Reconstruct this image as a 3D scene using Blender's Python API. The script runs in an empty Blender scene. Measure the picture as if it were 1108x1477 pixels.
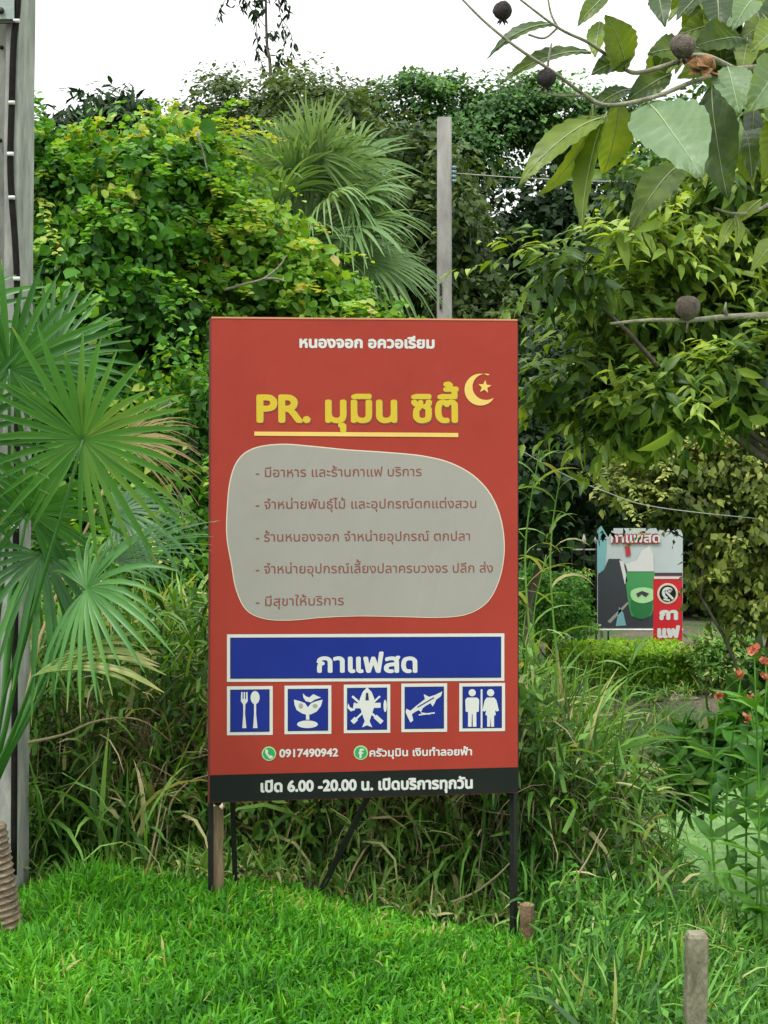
import bpy, math, random
import numpy as np
from mathutils import Vector, Matrix
from mathutils.geometry import delaunay_2d_cdt, interpolate_bezier

scene = bpy.context.scene
COL = scene.collection
R = np.random.default_rng(11)
random.seed(5)

# ------------------------------------------------------------------ camera, sky, sun, exposure
F = 2029.0            # focal length in photo pixels
HZ = 700.0            # horizon row in the photo
EYE = 1.6
cam_d = bpy.data.cameras.new('camera')
cam = bpy.data.objects.new('camera', cam_d); COL.objects.link(cam)
cam.location = (0, 0, EYE); cam.rotation_euler = (math.radians(90), 0, 0)
cam_d.sensor_fit = 'VERTICAL'; cam_d.sensor_height = 24.0
cam_d.lens = 24.0 * F / 1477.0
cam_d.shift_y = -(738.5 - HZ) / 1477.0
cam_d.clip_start = 0.05; cam_d.clip_end = 600
scene.camera = cam

SUN_EL, SUN_AZ = math.radians(62), math.radians(215)      # high, behind the left shoulder
w = bpy.data.worlds.new('World'); scene.world = w; w.use_nodes = True
nt = w.node_tree; nt.nodes.clear()
out = nt.nodes.new('ShaderNodeOutputWorld'); bg = nt.nodes.new('ShaderNodeBackground')
sky = nt.nodes.new('ShaderNodeTexSky'); sky.sky_type = 'NISHITA'; sky.sun_disc = False
sky.sun_elevation = SUN_EL; sky.sun_rotation = SUN_AZ
sky.air_density = 1.0; sky.dust_density = 4.0; sky.ozone_density = 1.0
hs = nt.nodes.new('ShaderNodeHueSaturation'); hs.inputs['Saturation'].default_value = 0.06
tcw = nt.nodes.new('ShaderNodeTexCoord'); sx = nt.nodes.new('ShaderNodeSeparateXYZ'); nt.links.new(tcw.outputs['Generated'], sx.inputs[0])
mr = nt.nodes.new('ShaderNodeMapRange'); mr.inputs['From Min'].default_value = 0; mr.inputs['From Max'].default_value = 1
mr.inputs['To Min'].default_value = 4.6; mr.inputs['To Max'].default_value = 12.0; nt.links.new(sx.outputs['Z'], mr.inputs['Value'])
cn = nt.nodes.new('ShaderNodeTexNoise'); cn.inputs['Scale'].default_value = 5; cn.inputs['Detail'].default_value = 5; nt.links.new(tcw.outputs['Generated'], cn.inputs['Vector'])
cm = nt.nodes.new('ShaderNodeMapRange'); cm.inputs['From Min'].default_value = .3; cm.inputs['From Max'].default_value = .7; cm.inputs['To Min'].default_value = .9; cm.inputs['To Max'].default_value = 1.08
nt.links.new(cn.outputs['Fac'], cm.inputs['Value'])
mu = nt.nodes.new('ShaderNodeMath'); mu.operation = 'MULTIPLY'; nt.links.new(mr.outputs[0], mu.inputs[0]); nt.links.new(cm.outputs[0], mu.inputs[1])
vm = nt.nodes.new('ShaderNodeVectorMath'); vm.operation = 'SCALE'; vm.inputs[0].default_value = (.97, 1.0, .99); nt.links.new(mu.outputs[0], vm.inputs['Scale'])
mx = nt.nodes.new('ShaderNodeMix'); mx.data_type = 'RGBA'; mx.inputs['Factor'].default_value = 0.8
nt.links.new(hs.outputs[0], mx.inputs['A']); nt.links.new(vm.outputs[0], mx.inputs['B'])
nt.links.new(mx.outputs['Result'], bg.inputs['Color'])
bg.inputs['Strength'].default_value = 0.13
nt.links.new(bg.outputs[0], out.inputs['Surface'])
sd = bpy.data.lights.new('sun', 'SUN'); sd.energy = 1.5; sd.angle = math.radians(14); sd.color = (1, .97, .92)
so = bpy.data.objects.new('sun', sd); COL.objects.link(so)
sdir = Vector((math.sin(SUN_AZ) * math.cos(SUN_EL), math.cos(SUN_AZ) * math.cos(SUN_EL), math.sin(SUN_EL)))
so.rotation_euler = sdir.to_track_quat('Z', 'Y').to_euler(); so.location = sdir * 30
scene.view_settings.view_transform = 'Standard'; scene.view_settings.look = 'None'
scene.view_settings.gamma = 1; scene.view_settings.use_curve_mapping = False
scene.view_settings.exposure = 1.08
scene.cycles.max_bounces = 6; scene.cycles.diffuse_bounces = 3; scene.cycles.transmission_bounces = 3
scene.cycles.transparent_max_bounces = 4
scene.cycles.use_denoising = True

# ------------------------------------------------------------------ helpers
def P(px, py, d):
    "point of the world seen at pixel (px,py) of the photo at depth d"
    return np.array([(px - 554.0) * d / F, d, EYE + (HZ - py) * d / F])

def unit(v):
    v = np.asarray(v, float); n = np.linalg.norm(v, axis=-1, keepdims=True); n[n == 0] = 1
    return v / n

def sstep(a, b, x):
    t = np.clip((np.asarray(x, float) - a) / (b - a), 0, 1); return t * t * (3 - 2 * t)

def vnoise(x, y, s=1.0, seed=0):
    x = np.asarray(x, float) * s; y = np.asarray(y, float) * s
    return (np.sin(x * 1.7 + seed) * np.cos(y * 1.3 - seed * 2) + np.sin(x * 3.1 - y * 2.3 + seed * 3) * .5
            + np.sin(x * 5.3 + y * 4.7 + seed * 1.7) * .3) / 1.8

class Acc:
    "collects vertices, faces and one tint value per vertex"
    def __init__(s): s.v = []; s.f = []; s.t = []; s.n = 0
    def add(s, v, faces, t):
        v = np.asarray(v, float).reshape(-1, 3)
        for fa in faces: s.f.append(np.asarray(fa, np.int64) + s.n)
        s.v.append(v); s.t.append(np.broadcast_to(np.asarray(t, float), (len(v),))); s.n += len(v)
    def mesh(s, name, mat, smooth=True):
        me = bpy.data.meshes.new(name)
        v = np.concatenate(s.v); t = np.concatenate(s.t)
        me.vertices.add(len(v)); me.vertices.foreach_set('co', v.astype(np.float32).ravel())
        loops = np.concatenate([f.ravel() for f in s.f]); tot = np.concatenate([np.full(len(f), f.shape[1]) for f in s.f])
        me.loops.add(len(loops)); me.loops.foreach_set('vertex_index', loops.astype(np.int32))
        me.polygons.add(len(tot)); st = np.concatenate([[0], np.cumsum(tot)[:-1]])
        me.polygons.foreach_set('loop_start', st.astype(np.int32))
        me.polygons.foreach_set('loop_total', tot.astype(np.int32))
        me.polygons.foreach_set('use_smooth', np.full(len(tot), bool(smooth)))
        me.update(calc_edges=True)
        a = me.attributes.new('tint', 'FLOAT', 'POINT'); a.data.foreach_set('value', t.astype(np.float32))
        for m in (mat if isinstance(mat, (list, tuple)) else [mat]): me.materials.append(m)
        return me
    def obj(s, name, mat, parent=None, smooth=True):
        o = bpy.data.objects.new(name, s.mesh(name, mat, smooth)); COL.objects.link(o)
        if parent is not None: o.parent = parent; o.matrix_parent_inverse = Matrix.Translation(-Vector(parent.location)) if False else Matrix()
        return o

def put(name, me, parent=None):
    o = bpy.data.objects.new(name, me); COL.objects.link(o)
    if parent is not None: o.parent = parent
    return o

def tag(o, label=None, cat=None, group=None, kind=None):
    if label: o['label'] = label
    if cat: o['category'] = cat
    if group: o['group'] = group
    if kind: o['kind'] = kind
    return o

def thing(name, label, cat, loc, group=None, rz=0.0):
    o = bpy.data.objects.new(name, None); COL.objects.link(o); o.empty_display_size = .1
    o.location = tuple(float(c) for c in loc); o.rotation_euler = (0, 0, rz)
    return tag(o, label, cat, group)

def basis(axis, nrm):
    Y = unit(axis); X = unit(np.cross(Y, nrm)); Z = np.cross(X, Y); return X, Y, Z

def stamp(acc, tmpl, pos, axis, nrm, sc, tint, wid=None):
    "put a copy of the template (length along Y, face along Z) at every pos"
    tv, tf = tmpl; n = len(pos); m = len(tv)
    X, Y, Z = basis(axis, nrm)
    sc = np.asarray(sc, float).reshape(-1, 1) * np.ones((n, 1)); wx = sc if wid is None else sc * np.asarray(wid, float).reshape(-1, 1)
    V = (pos[:, None, :] + wx[:, None] * tv[None, :, 0:1] * X[:, None] + sc[:, None] * tv[None, :, 1:2] * Y[:, None]
         + sc[:, None] * tv[None, :, 2:3] * Z[:, None])
    off = (np.arange(n) * m)[:, None, None]
    acc.add(V.reshape(-1, 3), [(np.asarray(f)[None] + off).reshape(-1, np.asarray(f).shape[1]) for f in tf],
            np.repeat(np.broadcast_to(tint, (n,)), m))

def leaf_template(rows, w, fold=.3, droop=.25, side=0.0, wavy=0.0):
    "leaf outline: rows = positions along the midrib, w = half widths"
    v = []; f = []
    for i, (y, h) in enumerate(zip(rows, w)):
        z = -droop * y * y; wv = wavy * math.sin(i * 2.6)
        v += [(-h + side * y * y, y, z + fold * h + wv * h), (side * y * y, y, z), (h + side * y * y, y, z + fold * h - wv * h)]
    for i in range(len(rows) - 1):
        a = i * 3; f += [(a, a + 1, a + 4, a + 3), (a + 1, a + 2, a + 5, a + 4)]
    return np.array(v, float), [np.array(f)]

L_OVAL = (np.array([(0, 0, 0), (.30, .42, .07), (0, .45, 0), (-.30, .42, .07), (0, 1, -.14)], float),
          [np.array([(0, 1, 2), (0, 2, 3), (1, 4, 2), (2, 4, 3)])])
L_ROUND = (np.array([(0, 0, 0), (.38, .28, .08), (.34, .66, .05), (0, 1, -.1), (-.34, .66, .05), (-.38, .28, .08)], float),
           [np.array([(0, 1, 2, 3), (0, 3, 4, 5)])])
L_QUAD = (np.array([(0, 0, 0), (.34, .5, .08), (0, 1, -.08), (-.34, .5, .08)], float), [np.array([(0, 1, 2), (0, 2, 3)])])
L_LANCE = leaf_template([0, .3, .68, 1], [.01, .165, .13, .005], .35, .35)
L_FINE = leaf_template([0, .06, .15, .28, .42, .56, .7, .82, .92, 1], [.012, .09, .18, .245, .262, .245, .19, .125, .055, .004], .22, .22, .03, .05)

def tube(acc, pts, rad, sides=6, tint=.5, cap=True):
    pts = np.asarray(pts, float); n = len(pts); rad = np.broadcast_to(np.asarray(rad, float), (n,))
    tg = np.gradient(pts, axis=0); tg = unit(tg)
    ref = np.array([0, 0, 1.0]) if abs(tg[0][2]) < .9 else np.array([1.0, 0, 0])
    X = unit(np.cross(tg, ref)); Y = np.cross(tg, X)
    a = np.arange(sides) * 2 * math.pi / sides
    V = pts[:, None] + rad[:, None, None] * (np.cos(a)[None, :, None] * X[:, None] + np.sin(a)[None, :, None] * Y[:, None])
    f = []
    for i in range(n - 1):
        for j in range(sides):
            k = (j + 1) % sides; f.append((i * sides + j, i * sides + k, (i + 1) * sides + k, (i + 1) * sides + j))
    fs = [np.array(f)]
    if cap: fs += [np.array([list(range(sides))[::-1]]), np.array([[(n - 1) * sides + j for j in range(sides)]])]
    acc.add(V.reshape(-1, 3), fs, tint)

def box(acc, lo, hi, tint=.5, M=None):
    x0, y0, z0 = lo; x1, y1, z1 = hi
    v = np.array([(x0, y0, z0), (x1, y0, z0), (x1, y1, z0), (x0, y1, z0), (x0, y0, z1), (x1, y0, z1), (x1, y1, z1), (x0, y1, z1)], float)
    if M is not None: v = v @ np.array(M.to_3x3()).T + np.array(M.translation)
    acc.add(v, [np.array([(0, 3, 2, 1), (4, 5, 6, 7), (0, 1, 5, 4), (1, 2, 6, 5), (2, 3, 7, 6), (3, 0, 4, 7)])], tint)

def curve_pts(ctrl, n=8):
    "Catmull-Rom through control points"
    c = np.asarray(ctrl, float)
    if len(c) == 2: return np.linspace(c[0], c[1], n)
    c = np.vstack([2 * c[0] - c[1], c, 2 * c[-1] - c[-2]]); o = []
    for i in range(1, len(c) - 2):
        for t in np.linspace(0, 1, n, endpoint=False):
            o.append(.5 * ((2 * c[i]) + (-c[i-1] + c[i+1]) * t + (2*c[i-1] - 5*c[i] + 4*c[i+1] - c[i+2]) * t*t + (-c[i-1] + 3*c[i] - 3*c[i+1] + c[i+2]) * t**3))
    o.append(c[-2]); return np.array(o)

def blades(acc, base, az, lean, curl, length, width, tint, segs=4, twist=None):
    "curved grass or reed blades"
    n = len(base); step = (length / segs)[:, None]; p = base.copy(); th = lean.copy()
    H = np.stack([np.cos(az), np.sin(az), np.zeros(n)], 1); S0 = np.stack([-np.sin(az), np.cos(az), np.zeros(n)], 1)
    tw = R.normal(0, .5, n) if twist is None else twist
    rows = []
    prof = {2: [.9, 1, .04], 3: [.8, 1, .75, .04], 4: [.7, 1, .9, .6, .03], 5: [.6, .95, 1, .8, .5, .03], 6: [.6, .9, 1, .9, .7, .42, .02]}[segs]
    for i in range(segs + 1):
        T = H * np.sin(th)[:, None] + np.array([0, 0, 1.0]) * np.cos(th)[:, None]
        N = np.cross(T, S0); S = S0 * np.cos(tw)[:, None] + N * np.sin(tw)[:, None]
        hw = (width * prof[i] / 2)[:, None]
        rows += [p - S * hw, p + S * hw]
        p = p + T * step; th = th + curl
    V = np.stack(rows, 1); m = 2 * (segs + 1)
    q = np.array([(2*i, 2*i+1, 2*i+3, 2*i+2) for i in range(segs)])
    acc.add(V.reshape(-1, 3), [(q[None] + (np.arange(n) * m)[:, None, None]).reshape(-1, 4)], np.repeat(tint, m))

# ------------------------------------------------------------------ materials
def new_mat(name):
    m = bpy.data.materials.new(name); m.use_nodes = True; return m, m.node_tree, m.node_tree.nodes['Principled BSDF']

def ramp(nt, stops):
    r = nt.nodes.new('ShaderNodeValToRGB'); e = r.color_ramp.elements
    while len(e) < len(stops): e.new(.5)
    for el, (p, c) in zip(e, stops): el.position = p; el.color = (*c, 1)
    return r

def leaf_mat(name, stops, rough=.5, trans=.3, scale=2.0, var=.35, spec=.2):
    "leaf colour from the per-leaf tint with soft patches of age; light passes through the blade"
    m, nt, b = new_mat(name); L = nt.links
    at = nt.nodes.new('ShaderNodeAttribute'); at.attribute_name = 'tint'
    ge = nt.nodes.new('ShaderNodeNewGeometry'); no = nt.nodes.new('ShaderNodeTexNoise'); no.inputs['Scale'].default_value = scale
    no.inputs['Detail'].default_value = 3
    L.new(ge.outputs['Position'], no.inputs['Vector'])
    ma = nt.nodes.new('ShaderNodeMath'); ma.operation = 'MULTIPLY_ADD'; ma.inputs[1].default_value = var; 
    sb = nt.nodes.new('ShaderNodeMath'); sb.operation = 'SUBTRACT'; sb.inputs[1].default_value = .5
    L.new(no.outputs['Fac'], sb.inputs[0]); L.new(sb.outputs[0], ma.inputs[0]); L.new(at.outputs['Fac'], ma.inputs[2])
    ma.inputs[1].default_value = var * 3
    r = ramp(nt, stops); L.new(ma.outputs[0], r.inputs[0]); L.new(r.outputs[0], b.inputs['Base Color'])
    b.inputs['Roughness'].default_value = rough; b.inputs['Specular IOR Level'].default_value = spec
    tr = nt.nodes.new('ShaderNodeBsdfTranslucent'); g = nt.nodes.new('ShaderNodeMix'); g.data_type = 'RGBA'; g.blend_type = 'MULTIPLY'
    g.inputs['Factor'].default_value = 1; g.inputs['B'].default_value = (1.9, 1.7, .55, 1)
    L.new(r.outputs[0], g.inputs['A']); L.new(g.outputs['Result'], tr.inputs['Color'])
    mi = nt.nodes.new('ShaderNodeMixShader'); mi.inputs[0].default_value = trans
    L.new(b.outputs[0], mi.inputs[1]); L.new(tr.outputs[0], mi.inputs[2]); L.new(mi.outputs[0], nt.nodes['Material Output'].inputs['Surface'])
    return m

def rough_mat(name, c1, c2, scale=8, rough=.8, bump=.3, detail=6, stretch=(1, 1, 1), c3=None, spec=.3, metallic=0):
    m, nt, b = new_mat(name); L = nt.links
    tc = nt.nodes.new('ShaderNodeTexCoord'); mp = nt.nodes.new('ShaderNodeMapping'); mp.inputs['Scale'].default_value = stretch
    no = nt.nodes.new('ShaderNodeTexNoise'); no.inputs['Scale'].default_value = scale; no.inputs['Detail'].default_value = detail
    no.inputs['Roughness'].default_value = .65
    L.new(tc.outputs['Object'], mp.inputs[0]); L.new(mp.outputs[0], no.inputs['Vector'])
    r = ramp(nt, [(.32, c1), (.62, c2)] + ([(.72, c3)] if c3 else [])); L.new(no.outputs['Fac'], r.inputs[0])
    L.new(r.outputs[0], b.inputs['Base Color']); b.inputs['Roughness'].default_value = rough
    b.inputs['Specular IOR Level'].default_value = spec; b.inputs['Metallic'].default_value = metallic
    bu = nt.nodes.new('ShaderNodeBump'); bu.inputs['Strength'].default_value = bump; bu.inputs['Distance'].default_value = .01
    n2 = nt.nodes.new('ShaderNodeTexNoise'); n2.inputs['Scale'].default_value = scale * 6; n2.inputs['Detail'].default_value = 4
    L.new(mp.outputs[0], n2.inputs['Vector']); L.new(n2.outputs['Fac'], bu.inputs['Height']); L.new(bu.outputs[0], b.inputs['Normal'])
    return m

def flat_mat(name, c, rough=.45, spec=.4, dirt=.06):
    "printed vinyl: one ink colour with faint weathering"
    m, nt, b = new_mat(name); L = nt.links
    tc = nt.nodes.new('ShaderNodeTexCoord'); no = nt.nodes.new('ShaderNodeTexNoise'); no.inputs['Scale'].default_value = 3; no.inputs['Detail'].default_value = 8
    L.new(tc.outputs['Object'], no.inputs['Vector'])
    r = ramp(nt, [(.3, tuple(x * (1 - dirt) for x in c)), (.7, tuple(min(1, x * (1 + dirt) + dirt * .03) for x in c))])
    L.new(no.outputs['Fac'], r.inputs[0]); L.new(r.outputs[0], b.inputs['Base Color'])
    b.inputs['Roughness'].default_value = rough; b.inputs['Specular IOR Level'].default_value = spec
    mp = nt.nodes.new('ShaderNodeMapping'); mp.inputs['Scale'].default_value = (2.2, 2.2, .9); mp.inputs['Rotation'].default_value = (0, .5, 0)
    n2 = nt.nodes.new('ShaderNodeTexNoise'); n2.inputs['Scale'].default_value = 2.4; n2.inputs['Detail'].default_value = 3; n2.inputs['Distortion'].default_value = .6
    bu = nt.nodes.new('ShaderNodeBump'); bu.inputs['Strength'].default_value = .35; bu.inputs['Distance'].default_value = .02
    L.new(tc.outputs['Object'], mp.inputs[0]); L.new(mp.outputs[0], n2.inputs['Vector']); L.new(n2.outputs['Fac'], bu.inputs['Height']); L.new(bu.outputs[0], b.inputs['Normal'])
    return m

M = {}
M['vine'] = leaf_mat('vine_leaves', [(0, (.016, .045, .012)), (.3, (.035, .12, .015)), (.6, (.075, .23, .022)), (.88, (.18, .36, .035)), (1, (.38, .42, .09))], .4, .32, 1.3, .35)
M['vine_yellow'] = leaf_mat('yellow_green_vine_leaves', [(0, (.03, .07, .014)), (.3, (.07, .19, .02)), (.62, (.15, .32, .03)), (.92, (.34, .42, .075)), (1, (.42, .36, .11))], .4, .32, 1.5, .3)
M['dark'] = leaf_mat('shade_toned_leaves', [(0, (.006, .014, .006)), (.5, (.013, .032, .009)), (1, (.03, .075, .018))], .6, .08, .25, .3, .15)  # leaf green lowered; deep shade and backlight are put into this colour
M['canopy'] = leaf_mat('canopy_leaves', [(0, (.014, .04, .013)), (.45, (.045, .12, .028)), (1, (.12, .26, .055))], .5, .22, .3, .3)
M['canopy_olive'] = leaf_mat('olive_canopy_leaves', [(0, (.018, .035, .011)), (.5, (.05, .09, .022)), (1, (.11, .16, .04))], .5, .22, .4, .3)
M['lager'] = leaf_mat('long_green_leaves', [(0, (.014, .036, .01)), (.32, (.042, .095, .018)), (.66, (.125, .215, .03)), (1, (.3, .4, .07))], .4, .34, 1.0, .3)
M['olive'] = leaf_mat('small_olive_leaves', [(0, (.035, .055, .018)), (.45, (.11, .15, .03)), (.8, (.23, .28, .065)), (1, (.36, .37, .11))], .5, .22, 1.4, .25)
M['palm'] = leaf_mat('fan_palm_green', [(0, (.015, .055, .016)), (.45, (.035, .135, .026)), (.76, (.08, .23, .05)), (.9, (.2, .26, .06)), (1, (.32, .25, .12))], .4, .3, 2, .08, .4)
M['palm_pale'] = leaf_mat('pale_fan_palm_green', [(0, (.05, .11, .04)), (.5, (.12, .22, .08)), (1, (.24, .35, .15))], .5, .25, 1, .2)
M['palm_dead'] = leaf_mat('dead_palm_straw', [(0, (.12, .09, .045)), (.5, (.28, .21, .11)), (1, (.42, .33, .18))], .7, .2, 3, .3)
M['lawn'] = leaf_mat('lawn_grass', [(0, (.022, .1, .008)), (.4, (.055, .23, .014)), (.75, (.11, .37, .022)), (.93, (.22, .48, .04)), (1, (.4, .36, .14))], .55, .35, 1.6, .22)
M['weed'] = leaf_mat('weed_blades', [(0, (.02, .05, .014)), (.32, (.05, .135, .022)), (.58, (.12, .27, .045)), (.8, (.22, .38, .09)), (1, (.48, .43, .22))], .5, .28, 1.5, .3)
M['weed_bright'] = leaf_mat('bank_weed_blades', [(0, (.022, .08, .014)), (.45, (.065, .2, .028)), (.85, (.16, .37, .06)), (1, (.4, .4, .18))], .48, .3, 1.5, .25)
M['straw'] = leaf_mat('dry_stems', [(0, (.07, .055, .035)), (.5, (.18, .15, .09)), (1, (.38, .32, .19))], .7, .12, 3, .3)
M['hedge'] = leaf_mat('clipped_hedge_leaves', [(0, (.06, .14, .015)), (.5, (.17, .34, .025)), (1, (.36, .55, .045))], .5, .3, 3, .2)
M['fore'] = leaf_mat('foreground_leaf', [(0, (.02, .035, .014)), (.25, (.04, .08, .02)), (.5, (.13, .19, .025)), (.66, (.2, .28, .04)), (.8, (.15, .24, .12)), (1, (.2, .3, .18))], .42, .42, 30, .16, .4)
M['rib'] = leaf_mat('leaf_midrib', [(0, (.2, .26, .1)), (1, (.34, .42, .24))], .5, .1, 9, .03)
M['petal'] = leaf_mat('orange_petals', [(0, (.36, .08, .055)), (.6, (.52, .17, .12)), (1, (.6, .32, .24))], .6, .3, 9, .2)
M['bark'] = rough_mat('tree_bark', (.05, .042, .034), (.14, .12, .095), 14, .9, .8, stretch=(1, 1, .25))
M['twig'] = rough_mat('twig_bark', (.14, .13, .09), (.28, .27, .2), 60, .8, .4)
M['fruit'] = rough_mat('dry_seed_pod', (.018, .014, .016), (.07, .055, .055), 140, .75, .9)
M['fruit_brown'] = rough_mat('brown_seed_pod', (.07, .055, .045), (.2, .165, .13), 120, .75, .8)
M['calyx'] = rough_mat('dry_flower_cup', (.07, .04, .02), (.32, .17, .06), 70, .8, .6)
M['concrete'] = rough_mat('weathered_concrete', (.15, .155, .14), (.36, .365, .34), 7, .9, .5, c3=(.42, .42, .39), stretch=(1, 1, .35))
M['concrete2'] = rough_mat('pale_concrete', (.19, .18, .17), (.38, .36, .345), 5, .9, .4, stretch=(1, 1, .3))
M['mossy'] = rough_mat('mossy_concrete', (.07, .075, .04), (.24, .22, .155), 16, .95, .7, c3=(.33, .31, .23), stretch=(1, 1, .4))
M['black'] = rough_mat('black_painted_steel', (.008, .008, .009), (.016, .016, .016), 20, .5, .2)
M['cable'] = rough_mat('black_cable', (.006, .005, .005), (.014, .012, .011), 30, .7, .2, spec=.1)
M['steel'] = rough_mat('galvanised_steel', (.3, .32, .32), (.45, .46, .46), 18, .45, .2, metallic=.6)
M['plate'] = rough_mat('grey_metal_cover', (.22, .27, .25), (.33, .38, .35), 5, .6, .2)
M['clip'] = rough_mat('white_plastic', (.5, .5, .48), (.7, .7, .68), 20, .6, .2)
M['stake'] = rough_mat('split_bamboo_stake', (.12, .075, .04), (.3, .22, .13), 9, .85, .8, c3=(.4, .31, .2), stretch=(4, 4, .4))
M['stake_in'] = rough_mat('raw_wood_end', (.5, .42, .32), (.7, .6, .48), 40, .9, .4)
M['clay'] = rough_mat('rusty_brown_stake', (.1, .055, .035), (.24, .15, .1), 14, .9, .6)
M['palmbark'] = rough_mat('ringed_palm_bark', (.09, .065, .045), (.3, .23, .16), 20, .95, .9, stretch=(1, 1, 3))
M['red'] = flat_mat('red_vinyl', (.315, .037, .025), .5, .16)
M['grey'] = flat_mat('warm_grey_vinyl', (.3, .284, .262), .8, .08, .03)
M['cream'] = flat_mat('cream_vinyl_line', (.62, .52, .42), .45)
M['white'] = flat_mat('white_vinyl', (.56, .56, .55), .8, .08, .03)
M['yellow'] = flat_mat('yellow_vinyl', (.55, .4, .04), .8, .08)
M['yellow_pale'] = flat_mat('pale_yellow_line', (.68, .48, .12), .45)
M['blue'] = flat_mat('blue_vinyl', (.013, .026, .21), .8, .08)
M['navy'] = flat_mat('navy_vinyl', (.01, .014, .06), .45)
M['darkred'] = flat_mat('maroon_ink', (.2, .055, .045), .6)
M['vblack'] = flat_mat('black_vinyl', (.012, .016, .014), .8, .08)
M['green'] = flat_mat('green_ink', (.03, .3, .08), .45)
M['pgreen'] = flat_mat('light_green_ink', (.35, .6, .3), .45)
M['edge'] = flat_mat('dark_red_folded_edge', (.12, .02, .015), .5)
M['back'] = flat_mat('grey_sheet_back', (.3, .3, .3), .6)

# ------------------------------------------------------------------ the ground
def height(x, y):
    x = np.asarray(x, float); y = np.asarray(y, float)
    b = -.115 - .205 * sstep(-.7, .55, x) - .05 * sstep(-.5, -3, x)
    b = b * (1 - sstep(7, 13, y)) + (-.58) * sstep(7, 13, y)
    p = sstep(.55, 2.7, x) * sstep(14.2, 12.6, y) * sstep(-14, -6, y)
    h = b * (1 - p) - 1.25 * p
    return h + .02 * vnoise(x, y, 2.2, 1) + .06 * vnoise(x, y, .5, 4) * sstep(7, 12, y)

def grid(xs, ys, zf, name, mat, kind='structure'):
    X, Y = np.meshgrid(xs, ys); nx, ny = len(xs), len(ys)
    V = np.stack([X, Y, zf(X, Y)], -1).reshape(-1, 3)
    i, j = np.meshgrid(np.arange(nx - 1), np.arange(ny - 1)); a = (j * nx + i).ravel()
    ac = Acc(); ac.add(V, [np.stack([a, a + 1, a + nx + 1, a + nx], 1)], .5)
    return tag(ac.obj(name, mat), kind=kind)

m, nt_, b = new_mat('soil_and_low_growth'); L = nt_.links
ge = nt_.nodes.new('ShaderNodeNewGeometry')
n1 = nt_.nodes.new('ShaderNodeTexNoise'); n1.inputs['Scale'].default_value = 1.3; n1.inputs['Detail'].default_value = 8
n2 = nt_.nodes.new('ShaderNodeTexNoise'); n2.inputs['Scale'].default_value = 26; n2.inputs['Detail'].default_value = 8
L.new(ge.outputs['Position'], n1.inputs['Vector']); L.new(ge.outputs['Position'], n2.inputs['Vector'])
r1 = ramp(nt_, [(.3, (.05, .038, .025)), (.7, (.17, .135, .095))]); r2 = ramp(nt_, [(.3, (.025, .05, .012)), (.7, (.07, .13, .03))])
L.new(n2.outputs['Fac'], r1.inputs[0]); L.new(n2.outputs['Fac'], r2.inputs[0])
rf = ramp(nt_, [(.46, (0, 0, 0)), (.56, (1, 1, 1))]); L.new(n1.outputs['Fac'], rf.inputs[0])
mxn = nt_.nodes.new('ShaderNodeMix'); mxn.data_type = 'RGBA'; L.new(rf.outputs[0], mxn.inputs['Factor'])
L.new(r1.outputs[0], mxn.inputs['A']); L.new(r2.outputs[0], mxn.inputs['B']); L.new(mxn.outputs['Result'], b.inputs['Base Color'])
b.inputs['Roughness'].default_value = .95
bu = nt_.nodes.new('ShaderNodeBump'); bu.inputs['Distance'].default_value = .04; bu.inputs['Strength'].default_value = .8
L.new(n2.outputs['Fac'], bu.inputs['Height']); L.new(bu.outputs[0], b.inputs['Normal'])
M['soil'] = m
def spread(a, b, lo, hi, n, far):
    c = np.linspace(lo, hi, n); k = np.geomspace(.3, 1, 14)
    return np.concatenate([(lo - (lo - a) * k ** 3)[::-1], c, hi + (b - hi) * k ** 3]) if far else c
grid(spread(-220, 220, -7, 8, 110, True), spread(-60, 300, 1, 20, 130, True), height, 'ground', M['soil'])

# pond with duckweed
m, nt_, b = new_mat('duckweed_water'); L = nt_.links
ge = nt_.nodes.new('ShaderNodeNewGeometry'); vo = nt_.nodes.new('ShaderNodeTexVoronoi'); vo.inputs['Scale'].default_value = 55
no = nt_.nodes.new('ShaderNodeTexNoise'); no.inputs['Scale'].default_value = 1.4; no.inputs['Detail'].default_value = 6
L.new(ge.outputs['Position'], vo.inputs['Vector']); L.new(ge.outputs['Position'], no.inputs['Vector'])
rr = ramp(nt_, [(.2, (.11, .22, .065)), (.6, (.18, .33, .11)), (1, (.1, .2, .05))]); L.new(vo.outputs['Distance'], rr.inputs[0])
cv = ramp(nt_, [(.3, (0, 0, 0)), (.36, (1, 1, 1))]); L.new(no.outputs['Fac'], cv.inputs[0])
mm = nt_.nodes.new('ShaderNodeMix'); mm.data_type = 'RGBA'; mm.inputs['A'].default_value = (.01, .014, .01, 1)
L.new(cv.outputs[0], mm.inputs['Factor']); L.new(rr.outputs[0], mm.inputs['B']); L.new(mm.outputs['Result'], b.inputs['Base Color'])
nb = nt_.nodes.new('ShaderNodeTexNoise'); nb.inputs['Scale'].default_value = 7; nb.inputs['Detail'].default_value = 6; L.new(ge.outputs['Position'], nb.inputs['Vector'])
nr_ = ramp(nt_, [(.35, (.6, .72, .5)), (.65, (1.1, 1.05, 1.0))]); L.new(nb.outputs['Fac'], nr_.inputs[0])
m2 = nt_.nodes.new('ShaderNodeMix'); m2.data_type = 'RGBA'; m2.blend_type = 'MULTIPLY'; m2.inputs['Factor'].default_value = 1; L.new(mm.outputs['Result'], m2.inputs['A']); L.new(nr_.outputs[0], m2.inputs['B']); L.new(m2.outputs['Result'], b.inputs['Base Color'])
rg = nt_.nodes.new('ShaderNodeMapRange'); rg.inputs['To Min'].default_value = .08; rg.inputs['To Max'].default_value = .7
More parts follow.
